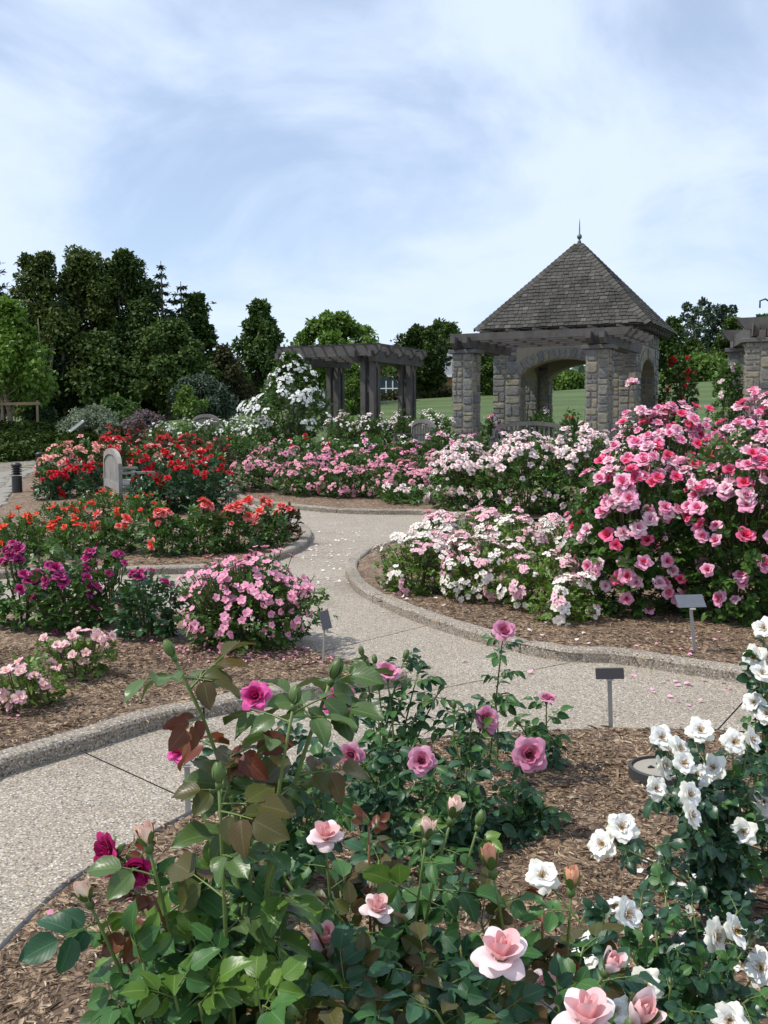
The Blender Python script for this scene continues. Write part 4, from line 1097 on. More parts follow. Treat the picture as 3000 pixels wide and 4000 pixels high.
# juniper ground cover on the bank
def juniper():
    lo = smooth_poly([G(*p)[:2] for p in [(-700, 1838), (-300, 1822), (0, 1808), (110, 1798), (230, 1786), (330, 1765)]], False, 6)
    hi = smooth_poly([(x, y) for x, y in [(-24, 38), (-17, 37.4), (-13.5, 37), (-11.5, 36.6), (-10, 36), (-9, 35)]], False, 6)
    n = 16000; ps = []
    for i in range(n):
        k = random.randrange(len(lo)); p = lo[k].lerp(hi[min(k, len(hi) - 1)], random.random())
        x, y = p.x + random.gauss(0, .25), p.y + random.gauss(0, .1)
        lump = .22 + .20 * noise.noise(Vector((x * .9, y * 1.3, 2))) + .10 * noise.noise(Vector((x * 2.5, y * 2.5, 5)))
        ps.append((x, y, h(x, y) + max(.03, lump * random.uniform(.55, 1.25))))
    p = np.array(ps); L = RNG.uniform(.12, .26, n)
    me = leaf_cloud('juniper_cover', M['juniper'], p, rdir(n) * np.array([1, 1, .35]) + np.array([0, -.2, .25]), np.array([0, 0, 1.0]) + rdir(n) * .55, L, L * .4)
    o = mobj('juniper_cover', me); tag(o, 'low dark green juniper spreading over the bank on the left', 'ground cover', kind='stuff')
juniper()

# ------------------------------------------------------------------ stonework
def split_rect(x, y, w, hh, rnd, out, wm=.42, hm=.27):
    if (w > wm * rnd.uniform(.6, 1.25) and w > hh * 1.1) or w > wm * 1.4:
        c = w * rnd.uniform(.36, .64); split_rect(x, y, c, hh, rnd, out, wm, hm); split_rect(x + c, y, w - c, hh, rnd, out, wm, hm)
    elif hh > hm * rnd.uniform(.6, 1.6):
        c = hh * rnd.uniform(.34, .66); split_rect(x, y, w, c, rnd, out, wm, hm); split_rect(x, y + c, w, hh - c, rnd, out, wm, hm)
    else: out.append((x, y, w, hh))
def stone_poly(poly, fr, rnd, parent, proud=.03, joint=.012):
    """a stone from a polygon in face coordinates; fr(u, v, d) -> local point, d: distance out of the face"""
    poly = [(p[0] + rnd.uniform(0, .014) * (1 if p[0] < sum(q[0] for q in poly) / len(poly) else -1), p[1] + rnd.uniform(0, .012) * (1 if p[1] < sum(q[1] for q in poly) / len(poly) else -1)) for p in poly]
    cx = sum(p[0] for p in poly) / len(poly); cy = sum(p[1] for p in poly) / len(poly)
    ring = []
    for i, p in enumerate(poly):
        q = poly[(i + 1) % len(poly)]
        for t in (0.14, .5, .86):
            a, b = lerp(p[0], q[0], t), lerp(p[1], q[1], t)
            L = math.hypot(a - cx, b - cy) + 1e-6; k = (L - joint) / L + rnd.uniform(-.035, .02)
            ring.append((cx + (a - cx) * k, cy + (b - cy) * k))
    n = len(ring); d = proud * rnd.uniform(.55, 1.3)
    vs = [fr(a, b, -.01) for a, b in ring] + [fr(a, b, d * .72) for a, b in ring]
    vs += [fr(lerp(a, cx, .16), lerp(b, cy, .16), d * rnd.uniform(.9, 1.1)) for a, b in ring] + [fr(cx, cy, d * rnd.uniform(.95, 1.25))]
    fs = [(i, (i + 1) % n, (i + 1) % n + n, i + n) for i in range(n)] + [(i + n, (i + 1) % n + n, (i + 1) % n + 2 * n, i + 2 * n) for i in range(n)]
    fs += [(i + 2 * n, (i + 1) % n + 2 * n, 3 * n) for i in range(n)]
    mb = MB(); mb.add(vs, fs); mb.build('stone', M['stone'], parent)
def stone_face(o, ux, n, W, H, rnd, parent, v0=0.0, wm=.42, hm=.27):
    """stones over a vertical face: o lower left corner, ux to the right, n outward"""
    o, ux, n = Vector(o), Vector(ux), Vector(n); fr = lambda a, b, d: o + ux * a + Vector((0, 0, b)) + n * d
    out = []; split_rect(0, v0, W, H - v0, rnd, out, wm, hm)
    for x, y, w, hh in out: stone_poly([(x, y), (x + w, y), (x + w, y + hh), (x, y + hh)], fr, rnd, parent)

ANG = 0.4385                                     # the stone pavilion and both pergolas share this heading
RX = Vector((math.cos(ANG), -math.sin(ANG), 0)); RY = Vector((math.sin(ANG), math.cos(ANG), 0))
def stone_pillar(label, x, y, topz, w=.62, seed=1, group='stone pergola pillars'):
    rnd = random.Random(seed); zb = h(x, y); H = topz - zb
    root = empty('stone_pillar', (x, y, zb), -ANG); tag(root, label, 'pillar', group)
    mb = MB(); mb.box((0, 0, H / 2 - .1), (w - .05, w - .05, H + .08)); mb.build('mortar_core', M['mortar'], root)
    c = w / 2 - .025
    for o, ux, n in (((-c, -c, 0), (1, 0, 0), (0, -1, 0)), ((c, -c, 0), (0, 1, 0), (1, 0, 0)), ((-c, c, 0), (0, -1, 0), (-1, 0, 0))):
        stone_face(o, ux, n, 2 * c, H - .07, rnd, root, 0, .36, .26)
    mb = MB(); mb.box((0, 0, H - .03), (w + .14, w + .14, .10)); mb.build('cap_stone', M['cap'], root, bevel=.012)
    return root
PZ = 3.42
p1 = P(1822, 1500, 27.0); p2 = P(2342, 1500, 25.45)
stone_pillar('stone pillar with flat cap left of the gazebo, in front of the lawn', p1.x, 27.0, PZ, seed=11)
stone_pillar('stone pillar with flat cap in front of the right corner of the gazebo', p2.x, 25.45, PZ, seed=12)
p3 = P(2968, 1500, 23.3); p4 = P(2892, 1500, 26.9)
stone_pillar('big stone pillar cut by the right edge of the photo', p3.x, 23.3, PZ - .02, .66, seed=13)
stone_pillar('stone pillar half hidden behind the pillar at the right edge', p4.x, 26.9, PZ, seed=14)

# ------------------------------------------------------------------ the stone pavilion
def gazebo():
    FR = Vector((7.639, 29.0, 0)); S1, S2, ZE, ZA = 5.272, 4.53, 4.343, 7.15
    C = FR - RX * S1 / 2 + RY * S2 / 2
    zb = .80; root = empty('gazebo', (C.x, C.y, zb), -ANG)
    tag(root, 'square stone gazebo with arched openings and steep grey shingled roof', 'gazebo')
    rnd = random.Random(77); E = ZE - zb; A = ZA - zb; ov = .42; hx, hy = S1 / 2 - ov, S2 / 2 - ov; T = .55; WH = E - .02
    pier = .88; core = MB()
    def wall(side):
        # frame: origin at lower left of the outer face, ux to the right, n outward
        if side == 'front': o, ux, n, W = Vector((-hx, -hy, 0)), Vector((1, 0, 0)), Vector((0, -1, 0)), 2 * hx
        elif side == 'right': o, ux, n, W = Vector((hx, -hy, 0)), Vector((0, 1, 0)), Vector((1, 0, 0)), 2 * hy
        elif side == 'back': o, ux, n, W = Vector((hx, hy, 0)), Vector((-1, 0, 0)), Vector((0, 1, 0)), 2 * hx
        else: o, ux, n, W = Vector((-hx, hy, 0)), Vector((0, -1, 0)), Vector((-1, 0, 0)), 2 * hy
        pw = pier if side in ('front', 'back') else .72
        a0, a1 = pw, W - pw; spring, rise = 2.12, .50; m = 12
        arc = [(lerp(a0, a1, i / m), spring + rise * math.sin(math.pi * i / m) ** .62) for i in range(m + 1)]
        fr = lambda a, b, d: o + ux * a + Vector((0, 0, b)) + n * d
        def prism(poly):
            k = len(poly); vs = [fr(a, b, -.03) for a, b in poly] + [fr(a, b, -T) for a, b in poly]
            core.add(vs, [tuple(range(k)), tuple(range(2 * k - 1, k - 1, -1))] + [(i, i + k, (i + 1) % k + k, (i + 1) % k) for i in range(k)])
        e0, e1 = (0.03, W - .03) if side in ('front', 'back') else (T, W - T)
        prism([(e0, -.1), (a0, -.1), (a0, WH), (e0, WH)]); prism([(a1, -.1), (e1, -.1), (e1, WH), (a1, WH)])
        for (x0, y0), (x1, y1) in zip(arc, arc[1:]): prism([(x0 + .001, y0), (x1 - .001, y1), (x1 - .001, WH), (x0 + .001, WH)])
        if side in ('front', 'right', 'left'):
            fo = lambda a, b, d: fr(a, b, d - .03)
            for x0, x1 in ((0, a0 - .005), (a1 + .005, W)):
                out = []; split_rect(x0, 0, x1 - x0, spring + .06, rnd, out, .46, .30)
                for x, y, w, hh in out: stone_poly([(x, y), (x + w, y), (x + w, y + hh), (x, y + hh)], fo, rnd, root, .035)
            # voussoirs: upright stones fanning over the arch
            k = 17 if side == 'front' else 12; ac = ((a0 + a1) / 2, spring - 1.7)
            pts = []
            for i in range(k + 1):
                x = lerp(a0, a1, i / k); y = spring + rise * math.sin(math.pi * i / k) ** .62
                dx, dy = x - ac[0], y - ac[1]; L = math.hypot(dx, dy); hgt = .36
                pts.append(((x, y), (x + dx / L * hgt, y + dy / L * hgt)))
            for (b0, t0), (b1, t1) in zip(pts, pts[1:]): stone_poly([b0, b1, t1, t0], fo, rnd, root, .04, .014)
            # the wall above the arch and over the piers
            y0 = spring + rise + .30
            out = []; split_rect(0, y0 + .08, W, WH - y0 - .08, rnd, out, .5, .30)
            for x, y, w, hh in out: stone_poly([(x, y), (x + w, y), (x + w, y + hh), (x, y + hh)], fo, rnd, root, .035)
            for x0, x1, yy in ((0, a0 - .12, spring + .06), (a1 + .12, W, spring + .06)):
                out = []; split_rect(x0, yy, x1 - x0, y0 + .08 - yy, rnd, out, .46, .28)
                for x, y, w, hh in out: stone_poly([(x, y), (x + w, y), (x + w, y + hh), (x, y + hh)], fo, rnd, root, .035)
        # jamb stones inside the opening
        for aa, un in ((a0, 1), (a1, -1)):
            jo = fr(aa, 0, -.04); ju = -n; jn = ux * un
            if un == 1: jo = fr(aa, 0, -T); ju = n
            stone_face(jo, ju, jn, T - .05, spring - .02, rnd, root, 0, .4, .32)
    for s_ in ('front', 'right', 'back', 'left'): wall(s_)
    core.build('mortar_core', M['mortar'], root)
    # inner faces of the back piers, seen through the arch
    for x0 in (-hx + T, ):
        stone_face((-hx + .03, hy - T, 0), (1, 0, 0), (0, -1, 0), pier - .04, 2.9, rnd, root, 0, .44, .3)
    # roof
    top = MB(); th = .10; ex, ey = S1 / 2, S2 / 2; k = 1 - .30 / (A - E)
    b = [(-ex, -ey), (ex, -ey), (ex, ey), (-ex, ey)]
    vs = [(x, y, E - .02) for x, y in b] + [(0, 0, A - .03)]
    top.add(vs, [(0, 1, 4), (1, 2, 4), (2, 3, 4), (3, 0, 4), (3, 2, 1, 0)])
    roof = top.build('roof', M['timber'], root)
    apex = Vector((0, 0, A)); count = 0; rest = MB()
    def slope(p0, p1, keep):
        nonlocal count
        p0, p1 = Vector(p0), Vector(p1); mid = (p0 + p1) / 2; upv = (apex - mid); SL = upv.length; upv.normalize(); al = (p1 - p0); L = al.length; al.normalize(); nn = al.cross(upv).normalized()
        if nn.z < 0: nn = -nn
        rows = 25; cr = SL / rows
        for r_ in range(rows):
            s0 = r_ * cr; half = L / 2 * (1 - s0 / SL); half2 = L / 2 * (1 - min(1, (s0 + cr) / SL))
            x = -half
            while x < half - .02:
                w = rnd.uniform(.11, .24); x1 = min(half, x + w); 
                jit = rnd.uniform(-.018, .012); lo = .045 + rnd.uniform(-.006, .012)
                if -half2 - .3 < x and x1 < half2 + .3:
                    base = mid + upv * (s0 + jit); top_ = mid + upv * min(SL * .995, s0 + cr * 1.25)
                    sh = (1 if abs(x) < half2 and abs(x1) < half2 else .985)
                    q = [base + al * (x + .006) + nn * (lo - .028), base + al * (x1 - .006) + nn * (lo - .028), top_ + al * clamp(x1 - .006, -half2, half2) + nn * .004, top_ + al * clamp(x + .006, -half2, half2) + nn * .004]
                    q2 = [base + al * (x + .006) + nn * lo, base + al * (x1 - .006) + nn * lo, top_ + al * clamp(x1 - .006, -half2, half2) + nn * .022, top_ + al * clamp(x + .006, -half2, half2) + nn * .022]
                    fs = [(4, 5, 6, 7), (0, 1, 5, 4), (1, 2, 6, 5), (3, 0, 4, 7), (3, 2, 1, 0)]
                    if keep and count < 300:
                        mb = MB(); mb.add(q + q2, fs); mb.build('shingle', M['shingle'], roof); count += 1
                    else: rest.add(q + q2, fs)
                x = x1
    slope((-ex, -ey, E), (ex, -ey, E), True); slope((ex, -ey, E), (ex, ey, E), True); slope((ex, ey, E), (-ex, ey, E), False); slope((-ex, ey, E), (-ex, -ey, E), False)
    o = rest.build('shingles', M['shingle'], roof); o['kind'] = 'stuff'
    # hip caps
    for cx, cy in b:
        p0 = Vector((cx, cy, E)); d = (apex - p0); L = d.length; d.normalize(); k = 27
        hz = Vector((cx, cy, 0)).normalized()
        e1 = Vector((-math.copysign(1, cx), 0, 0)); e2 = Vector((0, -math.copysign(1, cy), 0))
        s1 = (e1 - d * e1.dot(d)).normalized(); s2 = (e2 - d * e2.dot(d)).normalized()
        upn = d.cross(s1.cross(Vector((0, 0, 1)))).normalized(); upn = (Vector((0, 0, 1)) - d * d.z).normalized()
        for i in range(k):
            a = p0 + d * (L * i / k - .03); bb = p0 + d * min(L * .97, L * (i + 1.25) / k); mb = MB()
            for q in (s1, s2):
                f0, f1 = upn * .075, upn * .045
                vs = [a + f0 + upn * .01, bb + f1 + upn * .01, bb + q * .17 + f1 - upn * .005, a + q * .17 + f0 - upn * .005]
                nn = upn
                vs += [v - nn * .025 for v in vs]
                mb.add(vs, [(0, 1, 2, 3), (7, 6, 5, 4), (0, 4, 5, 1), (1, 5, 6, 2), (2, 6, 7, 3), (3, 7, 4, 0)])
            mb.build('hip_cap', M['shingle'], roof)
    mb = MB(); mb.lathe([(.26, A - .30), (.20, A - .20), (.06, A - .02), (.05, A + .03)], 4); mb.build('apex_flashing', M['lead'], roof)
    mb = MB(); mb.lathe([(.055, A - .02), (.06, A + .03), (.035, A + .06), (.03, A + .09), (.065, A + .12), (.085, A + .17), (.065, A + .22), (.025, A + .26), (.018, A + .45), (.012, A + .62), (.004, A + .74)], 10); mb.build('finial', M['copper'], roof, smooth=True)
    # rafter tails and ceiling boards
    mb = MB()
    for i in range(11):
        x = lerp(-hx + .1, hx - .1, i / 10)
        mb.beam((x, -hy + .1, E - .07), (x, -ey + .06, E - .10), .07, .10)
    for i in range(9):
        y = lerp(-hy + .1, hy - .1, i / 8); mb.beam((hx - .1, y, E - .07), (ex - .06, y, E - .10), .07, .10)
    mb.build('rafter_tails', M['timber'], roof)
    mb = MB(); mb.box((0, 0, E - .35), (2 * hx - 2 * T, 2 * hy - 2 * T, .06)); mb.build('ceiling', M['timber'], root)
    mb = MB(); mb.box((0, 0, .02), (2 * hx + .6, 2 * hy + .6, .12)); mb.build('floor_slab', M['cap'], root)
gazebo()

# timbers on the stone pillars, running back to the pavilion
def pavilion_pergola():
    A, B = Vector((p1.x, 27.0, PZ)), Vector((p2.x, 25.45, PZ))
    root = empty('pergola', (A + (B - A) / 2) - Vector((0, 0, 0))); root.location.z = PZ; root.rotation_euler = (0, 0, -ANG)
    tag(root, 'weathered timber pergola resting on two stone pillars in front of the gazebo', 'pergola')
    inv = root.matrix_basis.inverted()
    L = lambda v: inv @ v
    d = RX; back = RY
    for q in (A, B):
        for s in (-1, 1):
            a = q + RX * s * .17 - RY * .62 + Vector((0, 0, .19)); b = q + RX * s * .17 + RY * 3.2 + Vector((0, 0, .19))
            if q is B: b = q + RX * s * .17 + RY * 4.3 + Vector((0, 0, .19))
            mb = MB(); mb.beam(L(a), L(b), .13, .29, cut=.13); mb.build('header_beam', M['timber'], root)
    for i in range(5):
        o = RY * (-.34 + i * .72) + Vector((0, 0, .335))
        a = A + o - RX * (.15 if i else .32); b = A + RX * ((B - A).dot(RX)) + o + RX * .85
        mb = MB(); mb.beam(L(a), L(b), .09, .19, cut=.16); mb.build('purlin', M['timber'], root)
    for i in range(6):
        o = A + RX * (.45 + i * .72) + Vector((0, 0, .48)); mb = MB(); mb.beam(L(o - RY * .15), L(o + RY * 2.7), .07, .10, cut=.08); mb.build('rafter', M['timber'], root)
pavilion_pergola()
def right_pergola():
    A = Vector((p3.x, 23.3, PZ - .02)); B = Vector((p4.x, 26.9, PZ))
    root = empty('pergola', (A.x, A.y, PZ), 0); tag(root, 'weathered timber pergola resting on the stone pillars at the right edge', 'pergola')
    L = lambda v: v - Vector((A.x, A.y, PZ))
    dd = (B - A); dd.z = 0; dd.normalize()
    for s in (-1, 1):
        o = RX * s * .17 + Vector((0, 0, .2)); mb = MB(); mb.beam(L(A - dd * .5 + o), L(B + dd * .5 + o), .13, .29, cut=.12); mb.build('header_beam', M['timber'], root)
    for i in range(2):
        c = A + dd * (-.15 + i * 3.4) + Vector((0, 0, .36)); mb = MB(); mb.beam(L(c - RX * .55), L(c + RX * 2.6), .11, .28, cut=.2); mb.build('purlin', M['timber'], root)
    c = A + Vector((-.05, 0, .72)); mb = MB()
    mb.tube([L(c), L(c + Vector((0, 0, .16))), L(c + Vector((.12, 0, .2))), L(c + Vector((.24, .02, .14)))], [.02, .02, .02, .02], 6); mb.build('bracket', M['black'], root)
right_pergola()

def timber_pergola():
    C2 = Vector((-.385, 30.0, 0)); pts = {'c2': C2, 'c0': C2 - RX * 2.6, 'c3': C2 + RY * 2.7, 'c1': C2 - RX * 2.6 + RY * 2.7}
    zb = .85; root = empty('pergola', (C2.x, C2.y, zb), -ANG); tag(root, 'free standing weathered timber pergola on clustered square posts behind the pale roses', 'pergola')
    TZ = 2.78
    for k in pts:
        q = pts[k] - C2; cx, cy = q.dot(RX), q.dot(RY)
        for sx in (-1, 1):
            for sy in (-1, 1):
                mb = MB(); mb.box((cx + sx * .145, cy + sy * .145, TZ / 2 - .2), (.165, .165, TZ + .4)); mb.build('post', M['timber'], root, bevel=.01)
    for cx in (0, -2.6):
        for s in (-1, 0, 1):
            mb = MB(); mb.beam((cx + s * .155 * .0 + s * .27, -.62, TZ - .16), (cx + s * .27, 3.3, TZ - .16), .11, .32, cut=.12)
            if s: mb.build('header_beam', M['timber'], root)
    for i in range(5):
        y = -.42 + i * .86
        mb = MB(); mb.beam((-2.95, y, TZ + .0), (.55, y, TZ + .0), .10, .30, cut=.2); mb.build('purlin', M['timber'], root)
    for i in range(10):
        x = -2.8 + i * .355; mb = MB(); mb.beam((x, -.62, TZ + .18), (x, 3.3, TZ + .18), .05, .06, cut=.03); mb.build('top_slat', M['timber'], root)
timber_pergola()

# ------------------------------------------------------------------ brick building on the hill
def building():
    D = 96.0; c = P(1700, 1500, D); zb = 3.0
    root = empty('brick_building', (c.x, D, zb), rad(-8)); tag(root, 'red brick building with grey slate roof half hidden behind the trees', 'building')
    mb = MB(); mb.box((3.2, 3.5, 1.35), (15, 8, 2.9)); mb.build('wall', M['brick'], root)
    mb = MB(); mb.add([(-5, -1.1, 2.75), (11.4, -1.1, 2.75), (11.4, 7.9, 2.75), (-5, 7.9, 2.75), (-5, 3.4, 5.1), (11.4, 3.4, 5.1)], [(0, 1, 5, 4), (2, 3, 4, 5), (0, 4, 3), (1, 2, 5), (3, 2, 1, 0)]); rf = mb.build('roof', M['slate'], root)
    mb = MB(); mb.box((3.2, -1.16, 2.68), (16.6, .1, .22)); mb.build('fascia', M['white'], rf)
    # gabled wing towards the garden
    gx = -4.3; hw = 2.6; mb = MB()
    mb.add([(gx - hw, -3, -.1), (gx + hw, -3, -.1), (gx + hw, -3, 2.4), (gx, -3, 4.5), (gx - hw, -3, 2.4), (gx - hw, 2, -.1), (gx + hw, 2, -.1), (gx + hw, 2, 2.4), (gx, 2, 4.5), (gx - hw, 2, 2.4)],
           [(0, 1, 2, 3, 4), (9, 8, 7, 6, 5), (1, 6, 7, 2), (0, 4, 9, 5)]); mb.build('gable_wall', M['brick'], root)
    for s in (-1, 1):
        mb = MB(); a = [(gx, -3.3, 4.66), (gx + s * 3.0, -3.3, 2.22), (gx + s * 3.0, 2.2, 2.22), (gx, 2.2, 4.66)]
        mb.add(a + [(x, y, z - .16) for x, y, z in a], [(0, 1, 2, 3), (7, 6, 5, 4), (0, 4, 5, 1), (1, 5, 6, 2), (2, 6, 7, 3), (3, 7, 4, 0)]); mb.build('gable_roof', M['slate'], root)
    win = MB(); arc = [(gx + 1.25 * math.cos(math.pi * i / 10), -3.06, 1.5 + 1.25 * math.sin(math.pi * i / 10)) for i in range(11)]
    win.add([(gx - 1.25, -3.06, .2), (gx + 1.25, -3.06, .2)] + arc, [tuple(range(13))]); w = win.build('window', M['glass'], root)
    fr = MB()
    for x in (-1.25, -.62, 0, .62, 1.25): fr.box((gx + x, -3.1, .95 if abs(x) > 1 else 1.2), (.09, .08, 1.5 if abs(x) > 1 else 2.0))
    for z in (.2, .85, 1.5): fr.box((gx, -3.11, z), (2.6, .07, .09))
    for i in range(10):
        a, b = arc[i], arc[i + 1]; fr.beam((a[0], -3.1, a[2]), (b[0], -3.1, b[2]), .08, .1, (0, 1, 0))
    fr.build('frame', M['white'], w)
building()

# ------------------------------------------------------------------ benches
def bench(label, pos, rz, Lw=1.7, mat='teak', arch=.32, back=.62, panel=False):
    root = empty('garden_bench', pos, rz); tag(root, label, 'bench', 'garden benches'); m = M[mat]
    hw = Lw / 2
    # local: x along the seat, +y front
    for s in (-1, 1):
        mb = MB(); mb.box((s * (hw - .035), .46, .30), (.065, .065, .60)); mb.build('leg', m, root, bevel=.005)
        mb = MB(); mb.box((s * (hw - .035), -.02, .38), (.065, .065, .76)); mb.build('leg', m, root, bevel=.005)
        mb = MB(); mb.beam((s * (hw - .035), -.02, .63), (s * (hw - .035), .53, .63), .075, .035); mb.build('armrest', m, root)
        mb = MB(); mb.beam((s * (hw - .035), 0, .36), (s * (hw - .035), .46, .36), .04, .075); mb.build('side_rail', m, root)
    for i in range(5):
        mb = MB(); mb.beam((-hw + .03, .07 + i * .095, .43), (hw - .03, .07 + i * .095, .43), .078, .024); mb.build('seat_slat', m, root)
    mb = MB(); mb.beam((-hw + .07, -.02, .40), (hw - .07, -.02, .40), .05, .12); mb.build('lower_rail', m, root)
    mb = MB(); mb.beam((-hw + .07, .46, .375), (hw - .07, .46, .375), .035, .075); mb.build('front_rail', m, root)
    K = 18; zc = lambda x: .74 + arch * math.sqrt(max(0, 1 - (abs(x) / hw) ** 2.2))
    pts = [(-hw + Lw * i / K) for i in range(K + 1)]
    mb = MB(); vs = []
    for x in pts:
        z = zc(x)
        vs += [(x, -.05, z - .05), (x, .01, z - .05), (x, .01, z + .045), (x, -.05, z + .045)]
    fs = [(i * 4 + k, i * 4 + (k + 1) % 4, i * 4 + 4 + (k + 1) % 4, i * 4 + 4 + k) for i in range(K) for k in range(4)] + [(3, 2, 1, 0), (K * 4, K * 4 + 1, K * 4 + 2, K * 4 + 3)]
    mb.add(vs, fs); mb.build('crest_rail', m, root)
    ns = int(Lw / (.075 if panel else .105))
    for i in range(1, ns):
        x = -hw + Lw * i / ns; mb = MB(); mb.box((x, -.02, (.44 + zc(x) - .03) / 2), (.052 if panel else .045, .018, zc(x) - .03 - .44)); mb.build('back_slat', m, root)
def face(dx, dy): return math.atan2(dy, dx) - math.pi / 2          # heading so that local +y points along (dx, dy)
b1 = Vector((-4.52, 16.7)); bench('silver weathered bench with high arched back among the crimson roses', (b1.x, b1.y, bedz(b1.x, b1.y)), face(2.2, .94), 1.75, 'teak', .22, panel=True)
b2 = P(2070, 1660, 23.4); bench('grey bench with curved top rail in front of the gazebo', (b2.x, 23.4, bedz(b2.x, 23.4)), face(-.25, -1), 1.75, 'teakdark', .22)
b3 = P(1650, 1680, 24.6); bench('grey bench with curved back beside the stone pillar among pink roses', (b3.x, 24.6, bedz(b3.x, 24.6)), face(-1, -.35), 1.5, 'teakdark', .22)
b4 = P(805, 1620, 30.3); bench('distant grey bench top showing above the white hedge roses', (b4.x, 30.3, h(b4.x, 30.3) - .02), face(.7, 1), 1.3, 'teakdark', .36, panel=True)

# ------------------------------------------------------------------ plant labels, panel, bollards, lids
def plant_label(label, base_uv, w, hgt, plate, tilt, rz, mat='plate', lean=0.0, stake_w=.018, D=None):
    g = G(*base_uv) if D is None else Vector((P(base_uv[0], base_uv[1], D).x, D, 0))
    z = bedz(g.x, g.y); root = empty('plant_label', (g.x, g.y, z - .02), rz); tag(root, label, 'plant label', 'plant labels')
    mb = MB(); mb.beam((0, 0, -.05), (lean, 0, hgt), stake_w, .006, (0, 1, 0)); mb.build('stake', M['stake'], root)
    R = Matrix.Translation((lean, -.008, hgt)) @ Matrix.Rotation(tilt, 4, 'X')
    mb = MB(); mb.box((0, 0, 0), (plate[0], .004, plate[1]), R); pl = mb.build('plate', M[mat], root)
    mb = MB(); mb.box((0, .006, -plate[1] * .2), (stake_w * 1.6, .008, plate[1] * .9), R); mb.build('clip', M['stake'], root)
    if mat == 'plateback':
        mb = MB(); mb.box((0, 0, plate[1] / 2 + .003), (plate[0], .006, .004), R); mb.build('rim', M['stake'], root)
plant_label('metal plant label on a leaning stake in front of the big pink roses', (2718, 2575), .1, .36, (.19, .105), rad(-48), rad(6), lean=-.05, stake_w=.022)
plant_label('plant label seen from behind, its dark back over the path edge', (2388, 2862), .1, .33, (.145, .055), rad(-20), rad(2), 'plateback', lean=-.015, stake_w=.022)
plant_label('plant label turned edge on at the tip of the left front bed', (1262, 2622), .1, .30, (.10, .12), rad(-15), rad(58), lean=.02, stake_w=.014)
plant_label('pale plant label at the tip of the middle bed', (1130, 2112), .1, .24, (.085, .07), rad(-30), rad(25), 'white', stake_w=.016)
plant_label('tiny white plant tag near the tip of the middle bed', (1098, 2105), .1, .05, (.04, .05), rad(-20), 0, 'white', stake_w=.012)
plant_label('small tilted white plant tag in the far bed', (868, 1912), .1, .12, (.12, .07), rad(-60), rad(-10), 'white', stake_w=.016, D=20.2)
plant_label('thin stemmed plant label among the far mixed roses', (1392, 1780), .1, .55, (.11, .06), rad(-30), 0, 'white', stake_w=.018, D=22.6)
plant_label('pale stake label hidden behind the bronze leaved rose', (735, 3178), .1, .26, (.09, .06), rad(-30), 0, 'stake', stake_w=.022)

def info_panel():
    D = 33.2; g = P(300, 1700, D); z = h(g.x, D)
    root = empty('information_panel', (g.x, D, z), rad(20)); tag(root, 'tilted white edged information panel standing in front of the juniper bank', 'sign')
    top = P(300, 1665, D).z - z
    mb = MB(); mb.box((.12, .1, top / 2 - .1), (.09, .09, top + .1)); mb.build('post', M['black'], root)
    R = Matrix.Translation((0, 0, top)) @ Matrix.Rotation(rad(-38), 4, 'Y')
    mb = MB(); mb.box((0, 0, 0), (.52, .75, .035), R); mb.build('panel', M['plateback'], root)
    mb = MB()
    for s in (-1, 1): mb.box((0, s * .385, .004), (.56, .035, .06), R); mb.box((s * .27, 0, .004), (.035, .735, .06), R)
    mb.build('frame', M['white'], root)
info_panel()

def bollard(label, g, hh=.62):
    root = empty('bollard_light', (g.x, g.y, g.z)); tag(root, label, 'bollard', 'louvred bollard lights')
    mb = MB(); mb.lathe([(.10, -.05), (.10, hh * .62)], 18); mb.build('body', M['black'], root)
    for i in range(4):
        z = hh * .62 + .015 + i * .047; mb = MB(); mb.lathe([(.062, z), (.062, z + .014), (.105, z + .010), (.105, z + .024), (.06, z + .045)], 18); mb.build('louvre', M['black'], root)
    z = hh * .62 + .2; mb = MB(); mb.lathe([(.105, z), (.102, z + .03), (.08, z + .06), (.04, z + .075), (.005, z + .08)], 18); mb.build('cap', M['black'], root, smooth=True)
g = P(67, 1900, 20.2); bollard('black louvred bollard light beside the flagstone road edge', Vector((g.x, 20.2, h(g.x, 20.2))), .62)
g = P(155, 1800, 27.0); bollard('black louvred bollard light before the juniper bank, behind coral roses', Vector((g.x, 27.0, h(g.x, 27.0))), .62)

def lid(label, uv, r, mat, ring):
    g = G(*uv); root = empty('valve_box_lid', (g.x, g.y, bedz(g.x, g.y) + .005)); tag(root, label, 'valve lid')
    mb = MB(); mb.lathe([(r, -.03), (r, .03), (r * .93, .036), (r * .2, .038)], 24); mb.build('lid', M[mat], root)
    mb = MB(); n = 24
    vs = [(rr * math.cos(2 * math.pi * k / n), rr * math.sin(2 * math.pi * k / n), z) for rr, z in ((r * 1.1, -.03), (r * 1.1, .042), (r * 1.01, .046), (r * 1.01, -.03)) for k in range(n)]
    mb.add(vs, [(i * n + k, i * n + (k + 1) % n, (i + 1) * n + (k + 1) % n, (i + 1) * n + k) for i in range(3) for k in range(n)]); mb.build('rim', M[ring], root)
    mb = MB(); mb.tube([(-r * .5, 0, .037), (-r * .4, 0, .045), (-r * .3, 0, .037)], [.006] * 3, 5); mb.build('pull', M['black'], root)
lid('round grey valve lid under the cluster roses at the bed tip', (1525, 2315), .085, 'lid', 'lid')
lid('round tan valve lid with black rim half under the white roses', (2590, 3060), .135, 'lid', 'rubber')

